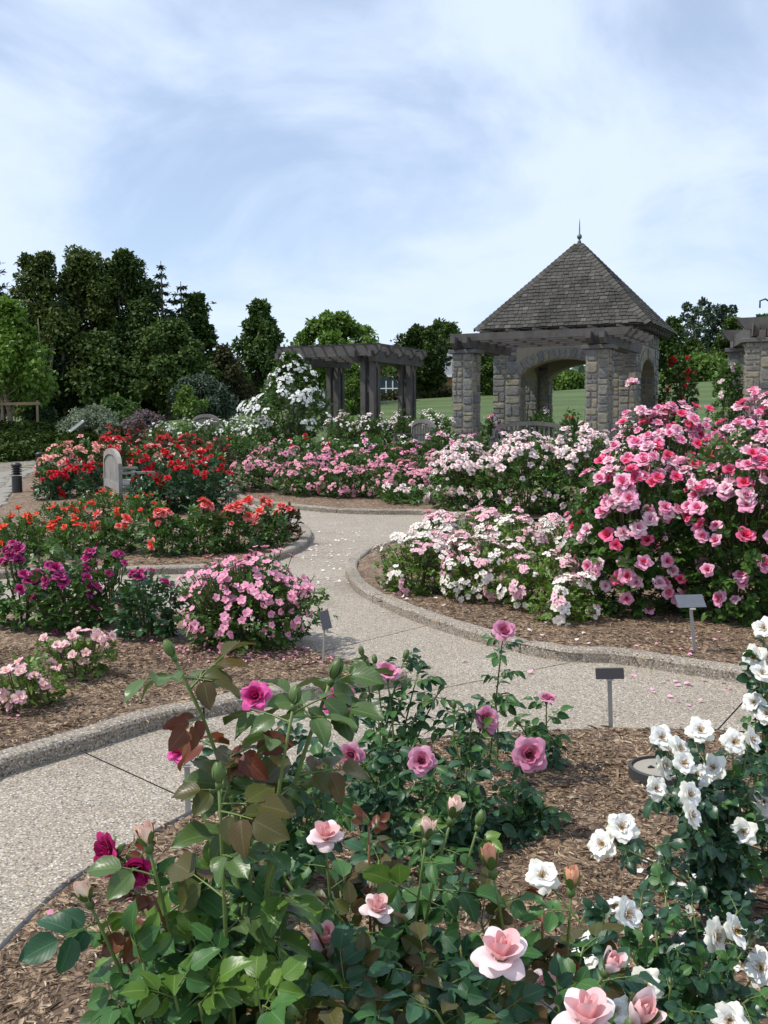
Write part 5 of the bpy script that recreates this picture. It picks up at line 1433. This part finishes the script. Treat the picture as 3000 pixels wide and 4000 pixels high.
def tree_stakes():
    D = 36.2; a, b = P(8, 1600, D), P(146, 1600, D); z = h(a.x, D); root = empty('tree_stakes', ((a.x + b.x) / 2, D, z)); tag(root, 'rough timber stakes with a crossbar around the young maple', 'stakes')
    w = (b.x - a.x) / 2; top = P(80, 1565, D).z - z
    for s, hh in ((-1, top), (1, top)):
        mb = MB(); mb.tube([(s * w, 0, -.2), (s * w, 0, hh)], [.05, .045], 8); mb.build('post', M['post'], root)
    mb = MB(); mb.beam((-w - .15, -.06, top - .12), (w + .12, -.06, top - .10), .03, .10); mb.build('crossbar', M['post'], root)
tree_stakes()

def bird():
    c = P(835, 1184, 30); root = empty('bird', c, rad(-20)); tag(root, 'tiny dark bird flying in the sky above the trees', 'bird')
    m = M['black']; body = MB(); body.lathe([(.004, -.085), (.016, -.06), (.026, -.01), (.024, .03), (.014, .06), (.017, .075), (.012, .09), (.002, .105)], 10)
    o = body.build('body', m, root, smooth=True); o.rotation_euler = (0, rad(90), 0)
    for s in (-1, 1):
        mb = MB(); vs = [(.03, s * .015, .01), (-.02, s * .015, .01), (-.035, s * .09, .035), (.025, s * .08, .04), (-.03, s * .16, .03)]
        vs += [(x, y, z - .005) for x, y, z in vs]
        mb.add(vs, [(0, 1, 2, 3), (3, 2, 4), (8, 7, 6, 5), (9, 7, 8), (0, 3, 8, 5), (1, 6, 7, 2), (3, 4, 9, 8), (2, 7, 9, 4)]); mb.build('wing', m, root)
    mb = MB(); mb.box((-.10, 0, 0), (.06, .035, .006)); mb.build('tail', m, root)
bird()

# ------------------------------------------------------------------ foreground roses
def near_leaflet(mb, Mx, L, W, fold, curl, uvs, seg=9, serr=.024):
    rows = []
    ph = (Mx[0][0] * 37 + Mx[1][0] * 11) % 6.28
    for i in range(seg + 1):
        t = i / seg; rp = .10 * W * math.sin(t * 8 + ph) * t; rq = .10 * W * math.sin(t * 7 + ph * 2 + 1) * t; w = W * .5 * (math.sin(math.pi * min(1, t ** .78 * .985 + .008))) ** .68
        z = -curl * L * t * t
        e = (1 + (serr * 3 if i % 2 else -serr)) if 0 < i < seg else 1
        rows.append(((t * L, -w * e, z + fold * w + rp), (t * L, -w * .5, z + fold * w * .42), (t * L, 0, z), (t * L, w * .5, z + fold * w * .42), (t * L, w * e, z + fold * w + rq)))
    o = len(mb.v)
    for r_ in rows:
        for p in r_: mb.v.append(tuple(Mx @ Vector(p)))
    for i in range(seg):
        for k in range(4):
            mb.f.append([o + i * 5 + k, o + i * 5 + k + 1, o + (i + 1) * 5 + k + 1, o + (i + 1) * 5 + k]); mb.m.append(0)
            for ii, kk in ((i, k), (i, k + 1), (i + 1, k + 1), (i + 1, k)): uvs.append((ii / seg, (kk - 2) / 2))
def near_leaf(seed, nl=5, L=.062, Wr=.66, round_=0.0):
    r = random.Random(seed); mb = MB(); uvs = []
    rl = L * (1.35 if nl == 5 else 1.0)
    spots = [(rl, 0, 1.12)] + [(rl * .72, s * r.uniform(50, 66), 1.0) for s in (1, -1)] + ([(rl * .34, s * r.uniform(56, 74), .78) for s in (1, -1)] if nl == 5 else [])
    for x, ang, s in spots:
        zc = -.12 * rl * (x / rl) ** 2
        Mx = Matrix.Translation((x, 0, zc)) @ Matrix.Rotation(rad(ang), 4, 'Z') @ Matrix.Rotation(rad(r.uniform(8, 38)), 4, 'Y') @ Matrix.Rotation(rad(r.uniform(-22, 22)), 4, 'X') @ Matrix.Translation((L * .10, 0, 0))
        near_leaflet(mb, Mx, L * s, L * s * Wr, r.uniform(.1, .5), r.uniform(.1, .42), uvs)
    nq = len(mb.f)
    mb.tube([(0, 0, 0), (rl * .5, 0, -.03 * rl), (rl * 1.08, 0, -.12 * rl)], [.0021, .0016, .001], 4, 1, False)
    for x, ang, s in spots[1:]:
        c = Vector((x, 0, -.12 * rl * (x / rl) ** 2)); mb.tube([c, c + Vector((math.cos(rad(ang)), math.sin(rad(ang)), -.1)) * L * .12], [.001, .001], 3, 1, False)
    me = mb.mesh('leaf', [M['n_green'], M['cane_green']], smooth=True)
    uvl = me.uv_layers.new(name='UVMap'); flat = np.zeros(len(me.loops) * 2, dtype=np.float32); a = np.array(uvs, dtype=np.float32).reshape(-1); flat[:len(a)] = a
    uvl.data.foreach_set('uv', flat)
    return me
LEAF_BIG = [near_leaf(i, 5 if i % 3 else 3, .056, .72) for i in range(7)]
LEAF_MED = [near_leaf(20 + i, 5, .050, .62) for i in range(6)]
LEAF_RND = [near_leaf(40 + i, 5, .036, .78) for i in range(6)]

CALYX_OPEN = bud_calyx(1).mesh('calyx', [M['sepal']], True); CALYX_SHUT = bud_calyx(2, True).mesh('calyx', [M['sepal']], True)
def mk(mb, *mats): return mb.mesh('bloom', [M[x] for x in mats], True)
NEAR = {
    'tea': [mk(bloom_tea(1 + i), 'tea_in', 'tea_out', S) for i in range(3)],
    'mauve': [mk(bloom_full(200 + i, 8, 6, 3, .86, .018), 'mauve_in', 'mauve_out', S) for i in range(4)],
    'magenta': [mk(bloom_full(210 + i, 5, 5, 3, 1.15, .05), 'magenta', 'hotpink', S) for i in range(3)],
    'spent': [mk(bloom_full(220 + i, 6, 4, 3, .8, .05), 'magenta', 'magenta', S) for i in range(2)],
    'white': [mk(bloom_open(230 + i, 5, [5, 4, 6][i % 3], 5, 3, [1.0, .92, 1.06][i % 3], 26, .045), 'white', 'whitewarm', S, 'stamen') for i in range(6)],
    'pale': [mk(bloom_bud(240 + i, .5), 'bud_pale', 'bud_pale') for i in range(2)],
    'peach': [mk(bloom_bud(244 + i, .3), 'bud_peach', 'bud_peach') for i in range(2)],
    'pinkbud': [mk(bloom_bud(248 + i, .7), 'tea_in', 'tea_out') for i in range(2)],
}
def bez(a, b, c, t): return a * (1 - t) ** 2 + b * 2 * t * (1 - t) + c * t * t

class Near:
    def __init__(s, label, base, leafset, group, seed, cane_r=.0055, name='rose_bush'):
        s.z = bedz(base[0], base[1]); s.base = Vector((base[0], base[1], s.z)); s.rnd = random.Random(seed)
        s.root = empty(name, s.base); tag(s.root, label, 'rose bush', group); s.leaves = leafset; s.n = 0; s.r = cane_r
    def leaf(s, pos, axis, scale, mat, roll=0):
        r = s.rnd; axis = axis.normalized(); up = Vector((r.gauss(-.12, .38), r.gauss(-.42, .38), 1))
        z = (up - axis * up.dot(axis)).normalized(); y = z.cross(axis)
        Mx = Matrix(((axis.x, y.x, z.x, 0), (axis.y, y.y, z.y, 0), (axis.z, y.z, z.z, 0), (0, 0, 0, 1)))
        o = mobj('leaf', r.choice(s.leaves), s.root, M=Matrix.Translation(pos) @ Mx @ Matrix.Rotation(roll, 4, 'X') @ Matrix.Scale(scale, 4))
        if mat != 'n_green':
            o.material_slots[0].link = 'OBJECT'; o.material_slots[0].material = M[mat]
        s.n += 1; return o
    def cane(s, tip, end=None, size=.045, nl=8, mats=('n_green',), topmats=None, bow=.12, f0=.2, scale=1.0, start=None, facing=None, thick=1.0, cmat='cane_green', f1=.93, calyx_=None):
        """one cane from the crown of the bush (or start) to the world point tip, with leaves and what it carries"""
        r = s.rnd; T = Vector(tip) - s.base
        A = Vector((r.uniform(-.04, .04), r.uniform(-.04, .04), -.03)) if start is None else Vector(start) - s.base
        d = T - A; L = d.length
        B = A + Vector((d.x * .35 + r.uniform(-bow, bow) * L, d.y * .35 + r.uniform(-bow, bow) * .5 * L, d.z * .62))
        n = 9; pts = [bez(A, B, T, i / n) for i in range(n + 1)]
        mb = MB(); mb.tube(pts, [lerp(s.r * 1.25, s.r * .62, i / n) * thick for i in range(n + 1)], 7)
        for k in range(int(L * 26)):          # prickles
            t = r.uniform(.1, .85); p = bez(A, B, T, t); a = r.uniform(0, 6.28); q = Vector((math.cos(a), math.sin(a), -.25)) * s.r
            mb.tube([p + q * .6, p + q * 2.3 + Vector((0, 0, -.002))], [.0018, .0003], 3, 0, False)
        mb.build('cane', M[cmat], s.root, smooth=True)
        az = r.uniform(0, 6.28)
        for k in range(nl):
            t = lerp(f0, f1, (k + r.uniform(-.25, .25)) / max(1, nl - 1) if nl > 1 else .5); t = clamp(t, .05, .97)
            p = bez(A, B, T, t); tg = (bez(A, B, T, min(1, t + .02)) - bez(A, B, T, max(0, t - .02))).normalized()
            az += 2.4 + r.uniform(-.3, .3); side = Vector((math.cos(az), math.sin(az), 0)); side = (side - tg * side.dot(tg)).normalized()
            ax = (side + tg * r.uniform(.25, .7) + Vector((0, 0, r.uniform(-.25, .1)))).normalized()
            m = r.choice(topmats) if topmats and t > .72 else r.choice(mats)
            s.leaf(p, ax, scale * r.uniform(.82, 1.28) * (1 if t < .85 else .85), m, r.uniform(-.35, .35))
        if not end:
            tg = (T - bez(A, B, T, .94)).normalized()
            for q in range(2): s.leaf(T - tg * .012 * q, (tg + Vector((r.uniform(-.9, .9), r.uniform(-.9, .5), r.uniform(-.3, .3)))).normalized(), scale * r.uniform(.6, .85), r.choice(topmats or mats), r.uniform(-.3, .3))
        elif end == 'bud' and topmats and scale > .9:
            for q in range(3):
                t = r.uniform(.92, .985); p = bez(A, B, T, t); a = r.uniform(0, 6.28); s.leaf(p, Vector((math.cos(a), math.sin(a) * .7 - .2, r.uniform(-.15, .35))).normalized(), scale * r.uniform(.8, 1.1), r.choice(topmats), r.uniform(-.3, .3))
        if end:
            tg = (T - bez(A, B, T, .94)).normalized(); fc = Vector(facing).normalized() if facing else tg
            Mx = Matrix.Translation(T) @ fc.to_track_quat('Z', 'Y').to_matrix().to_4x4() @ Matrix.Rotation(r.uniform(0, 6.28), 4, 'Z') @ Matrix.Scale(size * (1.55 if end in ('bud', 'pale', 'peach', 'pinkbud') else 1), 4)
            if end == 'bud': mobj('bud', CALYX_SHUT, s.root, M=Mx)
            elif end in ('pale', 'peach', 'pinkbud'):
                b = mobj('bloom', r.choice(NEAR[end]), s.root, M=Mx); mobj('calyx', CALYX_OPEN, b)
            else: mobj('bloom', r.choice(NEAR[end]), s.root, M=Mx)
        return pts
TOCAM = Vector((0, -1, .55))

G_NEAR = 'hybrid tea roses in the foreground bed'
GREEN = ('n_green', 'n_green', 'n_blue', 'n_green', 'n_lime'); BRZ = ('n_olive', 'n_olive', 'n_green', 'n_bronze'); REDS = ('n_red', 'n_bronze', 'n_red')
a1 = P(930, 3900, 1.62)
A1 = Near('tall bronze leaved rose with green and cream buds in the left foreground', (a1.x, 1.64), LEAF_BIG, G_NEAR, 101, .0042)
A1.cane(P(676, 2562, 1.60), 'bud', .018, 14, BRZ, ('n_bronze', 'n_red', 'n_bronze', 'n_olive'), .13, .36, .95, thick=1.1)
A1.cane(P(1297, 2650, 1.66), 'bud', .022, 7, ('n_olive', 'n_green', 'n_green'), ('n_olive', 'n_olive', 'n_bronze'), .12, .3, 1.05, thick=1.25)
A1.cane(P(1148, 2750, 1.58), 'bud', .019, 6, ('n_olive', 'n_lime', 'n_green'), ('n_bronze', 'n_olive', 'n_olive'), .06, .35, 1.05)
A1.cane(P(855, 3055, 1.52), 'bud', .020, 9, ('n_olive', 'n_green'), ('n_olive', 'n_bronze'), .13, .3, 1.0)
A1.cane(P(985, 2990, 1.70), 'bud', .016, 8, ('n_olive', 'n_green', 'n_lime'), ('n_olive',), .05, .3, 1.0)
A1.cane(P(578, 3300, 1.55), 'pale', .026, 9, GREEN, ('n_green', 'n_olive'), .05, .2, 1.0)
A1.cane(P(345, 3520, 1.55), 'pale', .024, 7, GREEN, None, .08, .15, .9)
A1.cane(P(600, 3500, 1.60), None, .02, 5, ('n_bronze', 'n_red', 'n_green'), ('n_bronze', 'n_red'), .05, .4, .8, cmat='cane_red')
for u, v, D in ((430, 3650, 1.62), (560, 3760, 1.5), (720, 3560, 1.62), (840, 3430, 1.75), (980, 3330, 1.8), (1080, 3560, 1.65), (680, 3880, 1.45), (480, 3930, 1.5), (900, 3800, 1.5), (1030, 3930, 1.42), (620, 3680, 1.6), (780, 3740, 1.6), (1000, 3650, 1.65), (1120, 3820, 1.55), (840, 3600, 1.7), (560, 3900, 1.5), (780, 3920, 1.45)):
    A1.cane(P(u, v, D), None, .02, 7, GREEN, ('n_lime', 'n_green', 'n_green'), .10, .22, 1.0)

a2 = P(1480, 3900, 1.78)
A2 = Near('rose bush with half open light pink blooms in the bottom centre foreground', (a2.x, 1.86), LEAF_BIG, G_NEAR, 102, .0038)
A2.cane(P(1270, 3275, 1.95), 'tea', .034, 8, GREEN, None, .06, .2, .9, facing=(.1, -.35, 1))
A2.cane(P(1470, 3560, 1.80), 'tea', .030, 7, GREEN, None, .06, .2, .9, facing=(.2, -.2, 1))
A2.cane(P(1285, 3680, 1.72), 'tea', .032, 7, GREEN, None, .06, .2, .9, facing=(-.2, -.4, 1))
A2.cane(P(1765, 3195, 1.85), 'pale', .028, 7, GREEN, None, .06, .2, .85)
A2.cane(P(1665, 3275, 1.85), 'pale', .026, 7, GREEN, None, .06, .2, .85)
A2.cane(P(1868, 3225, 1.88), 'bud', .020, 5, GREEN, None, .06, .3, .8)
A2.cane(P(1150, 3960, 1.42), 'bud', .020, 6, GREEN, ('n_lime',), .06, .2, .9)
A2.cane(P(1440, 3230, 2.0), None, .02, 9, ('n_red', 'n_bronze', 'n_green'), REDS, .04, .35, .62, cmat='cane_red')
A2.cane(P(1180, 3540, 1.65), None, .02, 8, ('n_green', 'n_bronze'), REDS, .05, .35, .7, cmat='cane_red')
for u, v, D in ((1560, 3470, 2.0), (1330, 3480, 2.0), (1600, 3660, 1.85), (1420, 3830, 1.62), (1250, 3920, 1.5), (1560, 3900, 1.55), (1690, 3760, 1.7), (1720, 3500, 1.95), (1480, 3360, 2.05), (1120, 3440, 1.9), (1480, 3700, 1.72), (1640, 3580, 1.9), (1360, 3620, 1.8), (1200, 3760, 1.62), (1600, 3800, 1.6), (1750, 3850, 1.62), (1330, 3850, 1.55), (1480, 3950, 1.5)):
    A2.cane(P(u, v, D), None, .02, 7, GREEN, ('n_green', 'n_blue', 'n_bronze'), .10, .22, .95)

a3 = P(2080, 3900, 1.62)
A3 = Near('foreground rose with a pale pink pointed bloom and peach buds right of centre', (a3.x, 1.74), LEAF_BIG, G_NEAR, 103, .0038)
A3.cane(P(1955, 3745, 1.55), 'tea', .044, 5, GREEN, None, .04, .2, .85, facing=(.05, -.25, 1))
A3.cane(P(1922, 3395, 1.75), 'peach', .030, 5, GREEN, None, .05, .2, .85)
A3.cane(P(2232, 3470, 1.72), 'peach', .027, 6, GREEN, None, .05, .2, .85)
A3.cane(P(2372, 3790, 1.55), 'pinkbud', .027, 5, GREEN, None, .05, .2, .8)
A3.cane(P(2290, 4000, 1.40), 'tea', .046, 4, GREEN, None, .05, .3, .8, facing=(0, -.1, 1))
A3.cane(P(2480, 3990, 1.46), 'pinkbud', .038, 4, GREEN, None, .05, .3, .8)
A3.cane(P(2120, 3880, 1.70), 'tea', .034, 4, GREEN, None, .05, .3, .8, facing=(.1, -.5, 1))
A3.cane(P(2120, 3540, 1.78), None, .02, 6, ('n_red', 'n_green'), REDS, .04, .45, .6, cmat='cane_red')
for u, v, D in ((1850, 3790, 1.75), (1780, 3920, 1.58), (1960, 3960, 1.55), (2150, 3740, 1.8), (2280, 3700, 1.75), (1880, 3600, 1.85), (2080, 3980, 1.55), (1800, 3690, 1.8), (1900, 3860, 1.66), (2030, 3820, 1.75), (2180, 3900, 1.62), (1700, 3950, 1.5), (2330, 3880, 1.62)):
    A3.cane(P(u, v, D), None, .02, 6, GREEN, ('n_green', 'n_blue', 'n_bronze'), .10, .22, .92)

BG = ('n_blue', 'n_blue', 'n_green')
am = P(1150, 3300, 3.2)
AM = Near('rose bush with magenta blooms and blue green leaves behind the bronze leaved rose', (am.x, 3.25), LEAF_MED, G_NEAR, 104, .004)
for u, v, D, e, sz, fc in ((1000, 2725, 3.0, 'magenta', .052, (-.1, -.8, .5)), (1325, 2740, 3.0, 'magenta', .054, (.2, -.8, .5)), (705, 2940, 3.0, 'magenta', .040, (-.3, -.6, .5)), (1085, 3080, 3.1, 'pale', .026, None)):
    AM.cane(P(u, v, D), e, sz, 6, BG, None, .06, .2, .95, facing=fc)
for u, v in ((1060, 2960), (1180, 2900), (1280, 2980), (960, 3050), (1350, 3080), (1230, 3150), (1120, 3020), (880, 3080)):
    AM.cane(P(u, v, 3.2 + random.uniform(-.2, .2)), None, .02, 7, BG, None, .1, .25, .95)
asp = P(560, 3560, 2.1)
AS = Near('low rose with drooping dark crimson blooms beside the path edge', (asp.x, 2.15), LEAF_MED, G_NEAR, 105, .004)
AS.cane(P(450, 3330, 1.95), 'spent', .05, 4, ('n_red', 'n_green'), None, .1, .3, .8, facing=(-.6, -.6, .1))
AS.cane(P(520, 3385, 1.95), 'spent', .045, 3, ('n_green',), None, .1, .3, .8, facing=(.2, -.7, -.2))
AS.cane(P(620, 3450, 2.1), None, .05, 5, ('n_green', 'n_blue'), None, .1, .3, .8)

def mauve(label, base_u, D, seed, canes, fill):
    b = P(base_u, 3300, D); B = Near(label, (b.x, D), LEAF_MED, 'mauve roses in the foreground bed', seed, .0042)
    for u, v, d, e, sz, nl, fc in canes: B.cane(P(u, v, d), e, sz, nl, BG + ('n_green',), ('n_green', 'n_blue', 'n_olive'), .05, .18, .95, facing=fc, cmat='cane_brown' if nl > 9 else 'cane_green')
    for u, v, d in fill: B.cane(P(u, v, d), None, .02, 7, BG + ('n_green',), None, .1, .2, 1.0)
mauve('mauve rose bush with several buds left of the tall single stemmed rose', 1510, 3.75, 111,
      [(1510, 2640, 3.8, 'mauve', .058, 9, (.15, -.5, .9)), (1380, 2945, 3.5, 'mauve', .052, 7, (-.3, -.8, .1)), (1415, 2560, 3.8, 'bud', .022, 6, None), (1466, 2592, 3.85, 'bud', .022, 6, None), (1580, 2572, 3.85, 'bud', .022, 6, None), (1635, 2622, 3.85, 'bud', .02, 5, None), (1716, 2700, 3.8, 'bud', .02, 6, None)],
      [(1560, 2760, 3.75), (1480, 2820, 3.65), (1620, 2800, 3.75), (1540, 2960, 3.6), (1450, 3060, 3.55), (1620, 3080, 3.5), (1380, 3150, 3.5), (1520, 3200, 3.45)])
mauve('mauve rose bush with two full blooms in the middle of the foreground bed', 1790, 3.6, 112,
      [(1645, 2975, 3.4, 'mauve', .056, 8, (.0, -.9, .5)), (1888, 2815, 3.75, 'mauve', .060, 9, (.35, -.6, .45)), (1772, 2770, 3.75, 'bud', .022, 7, None), (1848, 2790, 3.7, 'bud', .02, 5, None)],
      [(1700, 3060, 3.45), (1780, 2900, 3.65), (1840, 3000, 3.6), (1740, 3200, 3.4), (1850, 3150, 3.5), (1640, 3180, 3.35), (1950, 3120, 3.6), (1580, 3300, 3.2), (1680, 3350, 3.2)])
mauve('tall single stemmed mauve rose rising highest in front of the path', 1938, 4.3, 113, [(1966, 2470, 4.2, 'mauve', .056, 14, (.05, -.75, .65)), (1935, 2735, 4.2, 'bud', .022, 3, None)], [])
mauve('low mauve rose with a single open bloom on the mulch right of centre', 2045, 3.75, 114, [(2066, 2950, 3.65, 'mauve', .074, 8, (-.05, -.95, .4))], [(2000, 3180, 3.7), (2110, 3170, 3.7), (2060, 3230, 3.65), (1990, 3270, 3.6), (2120, 3260, 3.7)])
mauve('thin mauve rose with one sideways bloom at the path edge', 2110, 4.45, 115, [(2135, 2740, 4.35, 'mauve', .046, 4, (.15, -.15, 1)), (2030, 2830, 4.4, 'bud', .02, 4, None), (2130, 2870, 4.4, 'bud', .02, 3, None)], [(2150, 2890, 4.4)])

def white_bush(label, base_u, D, seed, blooms, fill, nl=7):
    b = P(base_u, 3500, D); B = Near(label, (b.x, D), LEAF_RND, 'white shrub roses in the foreground bed', seed, .0035)
    r = random.Random(seed + 1)
    for u, v, d in blooms:
        a = r.uniform(-.9, .9)
        B.cane(P(u, v, d), 'white', r.uniform(.038, .047), nl, ('n_small',), None, .1, .25, 1.0, facing=(a, -.75, .55 + r.uniform(-.3, .4)))
    for u, v, d in fill: B.cane(P(u, v, d), None, .02, nl + 3, ('n_small', 'n_small', 'n_green'), None, .14, .15, 1.0)
white_bush('white shrub rose arching over the round valve lid', 2840, 3.05, 121,
           [(2583, 2880, 3.0), (2650, 2925, 2.95), (2735, 2855, 3.0), (2668, 2985, 2.9), (2590, 2995, 2.95), (2560, 3080, 2.9), (2692, 3105, 2.8), (2695, 3185, 2.75), (2790, 3000, 3.0), (2720, 3035, 3.0), (2865, 2900, 3.05), (2930, 2890, 3.05), (2430, 3235, 2.7), (2355, 3300, 2.7), (2905, 3250, 2.9)],
           [(2850, 3060, 3.0), (2800, 3150, 2.95), (2880, 3180, 2.95), (2930, 3080, 3.0), (2760, 3240, 2.85), (2950, 3000, 3.05), (2840, 3280, 2.9), (2900, 3350, 2.9)])
white_bush('white shrub rose at the right edge reaching up to the path kerb', 3020, 3.3, 122,
           [(2985, 2455, 3.3), (2950, 2570, 3.3), (2975, 2630, 3.25), (2945, 2745, 3.25), (2995, 2790, 3.2), (2985, 3130, 3.1), (3000, 3210, 3.1)],
           [(2990, 2530, 3.3), (2960, 2690, 3.25), (3010, 2860, 3.2), (3040, 2980, 3.2)], 6)
white_bush('white shrub rose in the bottom right corner with fallen petals beneath', 2640, 2.12, 123,
           [(2790, 3660, 2.1), (2865, 3640, 2.1), (2300, 3715, 1.95), (2290, 3835, 1.95), (2520, 3850, 2.0), (2850, 3985, 1.9), (2445, 3575, 2.1), (2400, 3950, 1.95), (2118, 3425, 2.3), (2975, 3780, 2.1)],
           [(2500, 3560, 2.15), (2600, 3500, 2.2), (2700, 3520, 2.2), (2560, 3640, 2.1), (2650, 3700, 2.05), (2740, 3800, 2.0), (2880, 3560, 2.2), (2450, 3700, 2.05), (2820, 3780, 2.0), (2620, 3850, 1.95), (2350, 3600, 2.1), (2960, 3650, 2.1), (2930, 3900, 1.95), (2700, 3950, 1.9)], 6)

# ------------------------------------------------------------------ mulch chips, fallen petals
def chips():
    rnd = random.Random(5); ps = []
    m, nt, b, out = new_mat('wood_chip')
    nt.links.new(ramp(nt, isl_rand(nt), [(0, (.075, .047, .030)), (.35, (.155, .102, .064)), (.65, (.26, .18, .112)), (.88, (.40, .30, .19)), (1, (.54, .45, .33))]), b.inputs['Base Color']); b.inputs['Roughness'].default_value = .9
    def scatter(key, n, cond, smin, smax):
        poly = beds[key]; xs = [p[0] for p in poly]; ys = [p[1] for p in poly]; k = 0; tries = 0
        while k < n and tries < n * 12:
            tries += 1; x, y = rnd.uniform(min(xs), max(xs)), rnd.uniform(min(ys), max(ys))
            if not cond(x, y) or not inside(poly, x, y): continue
            ps.append((x, y, h(x, y) + BED_LIFT[key] + rnd.uniform(.0, .014), rnd.uniform(smin, smax) * (2.2 if rnd.random() < .05 else 1))); k += 1
    scatter('F', 34000, lambda x, y: y > 1.5 and abs(x) < .42 * y + .2, .010, .036)
    scatter('L1', 9000, lambda x, y: abs(x) < .42 * y and y < 6.8, .014, .04)
    scatter('R', 9000, lambda x, y: abs(x) < .42 * y and y < 8.6, .014, .04)
    scatter('L2', 3500, lambda x, y: abs(x) < .42 * y and y < 13, .03, .06)
    n = len(ps); a = np.array(ps); ang = RNG.uniform(0, 2 * math.pi, n)
    X = np.stack([np.cos(ang), np.sin(ang), RNG.normal(0, .16, n)], 1); Z = np.array([0, 0, 1.0]) + RNG.normal(size=(n, 3)) * .35
    L = a[:, 3]; me = leaf_cloud('wood_chips', m, a[:, :3], X, Z, L, L * RNG.uniform(.10, .26, n))
    o = mobj('wood_chips', me); tag(o, 'loose brown wood chips lying over the mulched beds', 'wood chips', kind='stuff')
chips()
def petals():
    rnd = random.Random(9)
    def scat(name, label, mat, spots, s0, s1):
        ps = []
        for u0, u1, v0, v1, n in spots:
            for _ in range(n):
                g = G(rnd.uniform(u0, u1), rnd.uniform(v0, v1)); ps.append((g.x, g.y, bedz(g.x, g.y) + rnd.uniform(.006, .016)))
        n = len(ps); ang = RNG.uniform(0, 2 * math.pi, n); X = np.stack([np.cos(ang), np.sin(ang), RNG.normal(0, .15, n)], 1)
        L = RNG.uniform(s0, s1, n); me = leaf_cloud(name, M[mat], np.array(ps), X, np.array([0, 0, 1.0]) + RNG.normal(size=(n, 3)) * .3, L, L * 1.0)
        o = mobj(name, me); tag(o, label, 'petals', kind='stuff')
    scat('fallen_petals', 'pale petals scattered over the path between the beds', 'blush_out', [(1200, 1420, 2075, 2290, 75), (1170, 1300, 2130, 2200, 30), (1500, 1800, 2330, 2420, 14), (1900, 2300, 2440, 2560, 10)], .02, .045)
    scat('fallen_petals', 'pink petals on the path and mulch below the big pink roses', 'pink_out', [(2540, 2860, 2655, 2760, 16), (2450, 2850, 2500, 2600, 18), (1800, 2500, 2560, 2640, 4)], .025, .045)
    scat('fallen_petals', 'pink petals lying thick around the small pink rose bush', 'wild_out', [(640, 1320, 2555, 2625, 190), (440, 700, 2500, 2600, 30), (1250, 1330, 2560, 2620, 8), (0, 80, 2800, 2880, 8), (100, 560, 3560, 3740, 5), (400, 480, 3350, 3420, 6)], .014, .026)
    scat('fallen_petals', 'white petals scattered on the mulch below the white shrub roses', 'white', [(2450, 3000, 3380, 3560, 22), (2350, 3000, 3560, 3980, 48), (2480, 2560, 3100, 3140, 2), (2300, 2420, 3560, 3640, 6)], .026, .045)
    scat('fallen_petals', 'orange pink petals below the scarlet orange roses', 'orangepink', [(600, 1000, 2160, 2215, 30)], .02, .04)
petals()
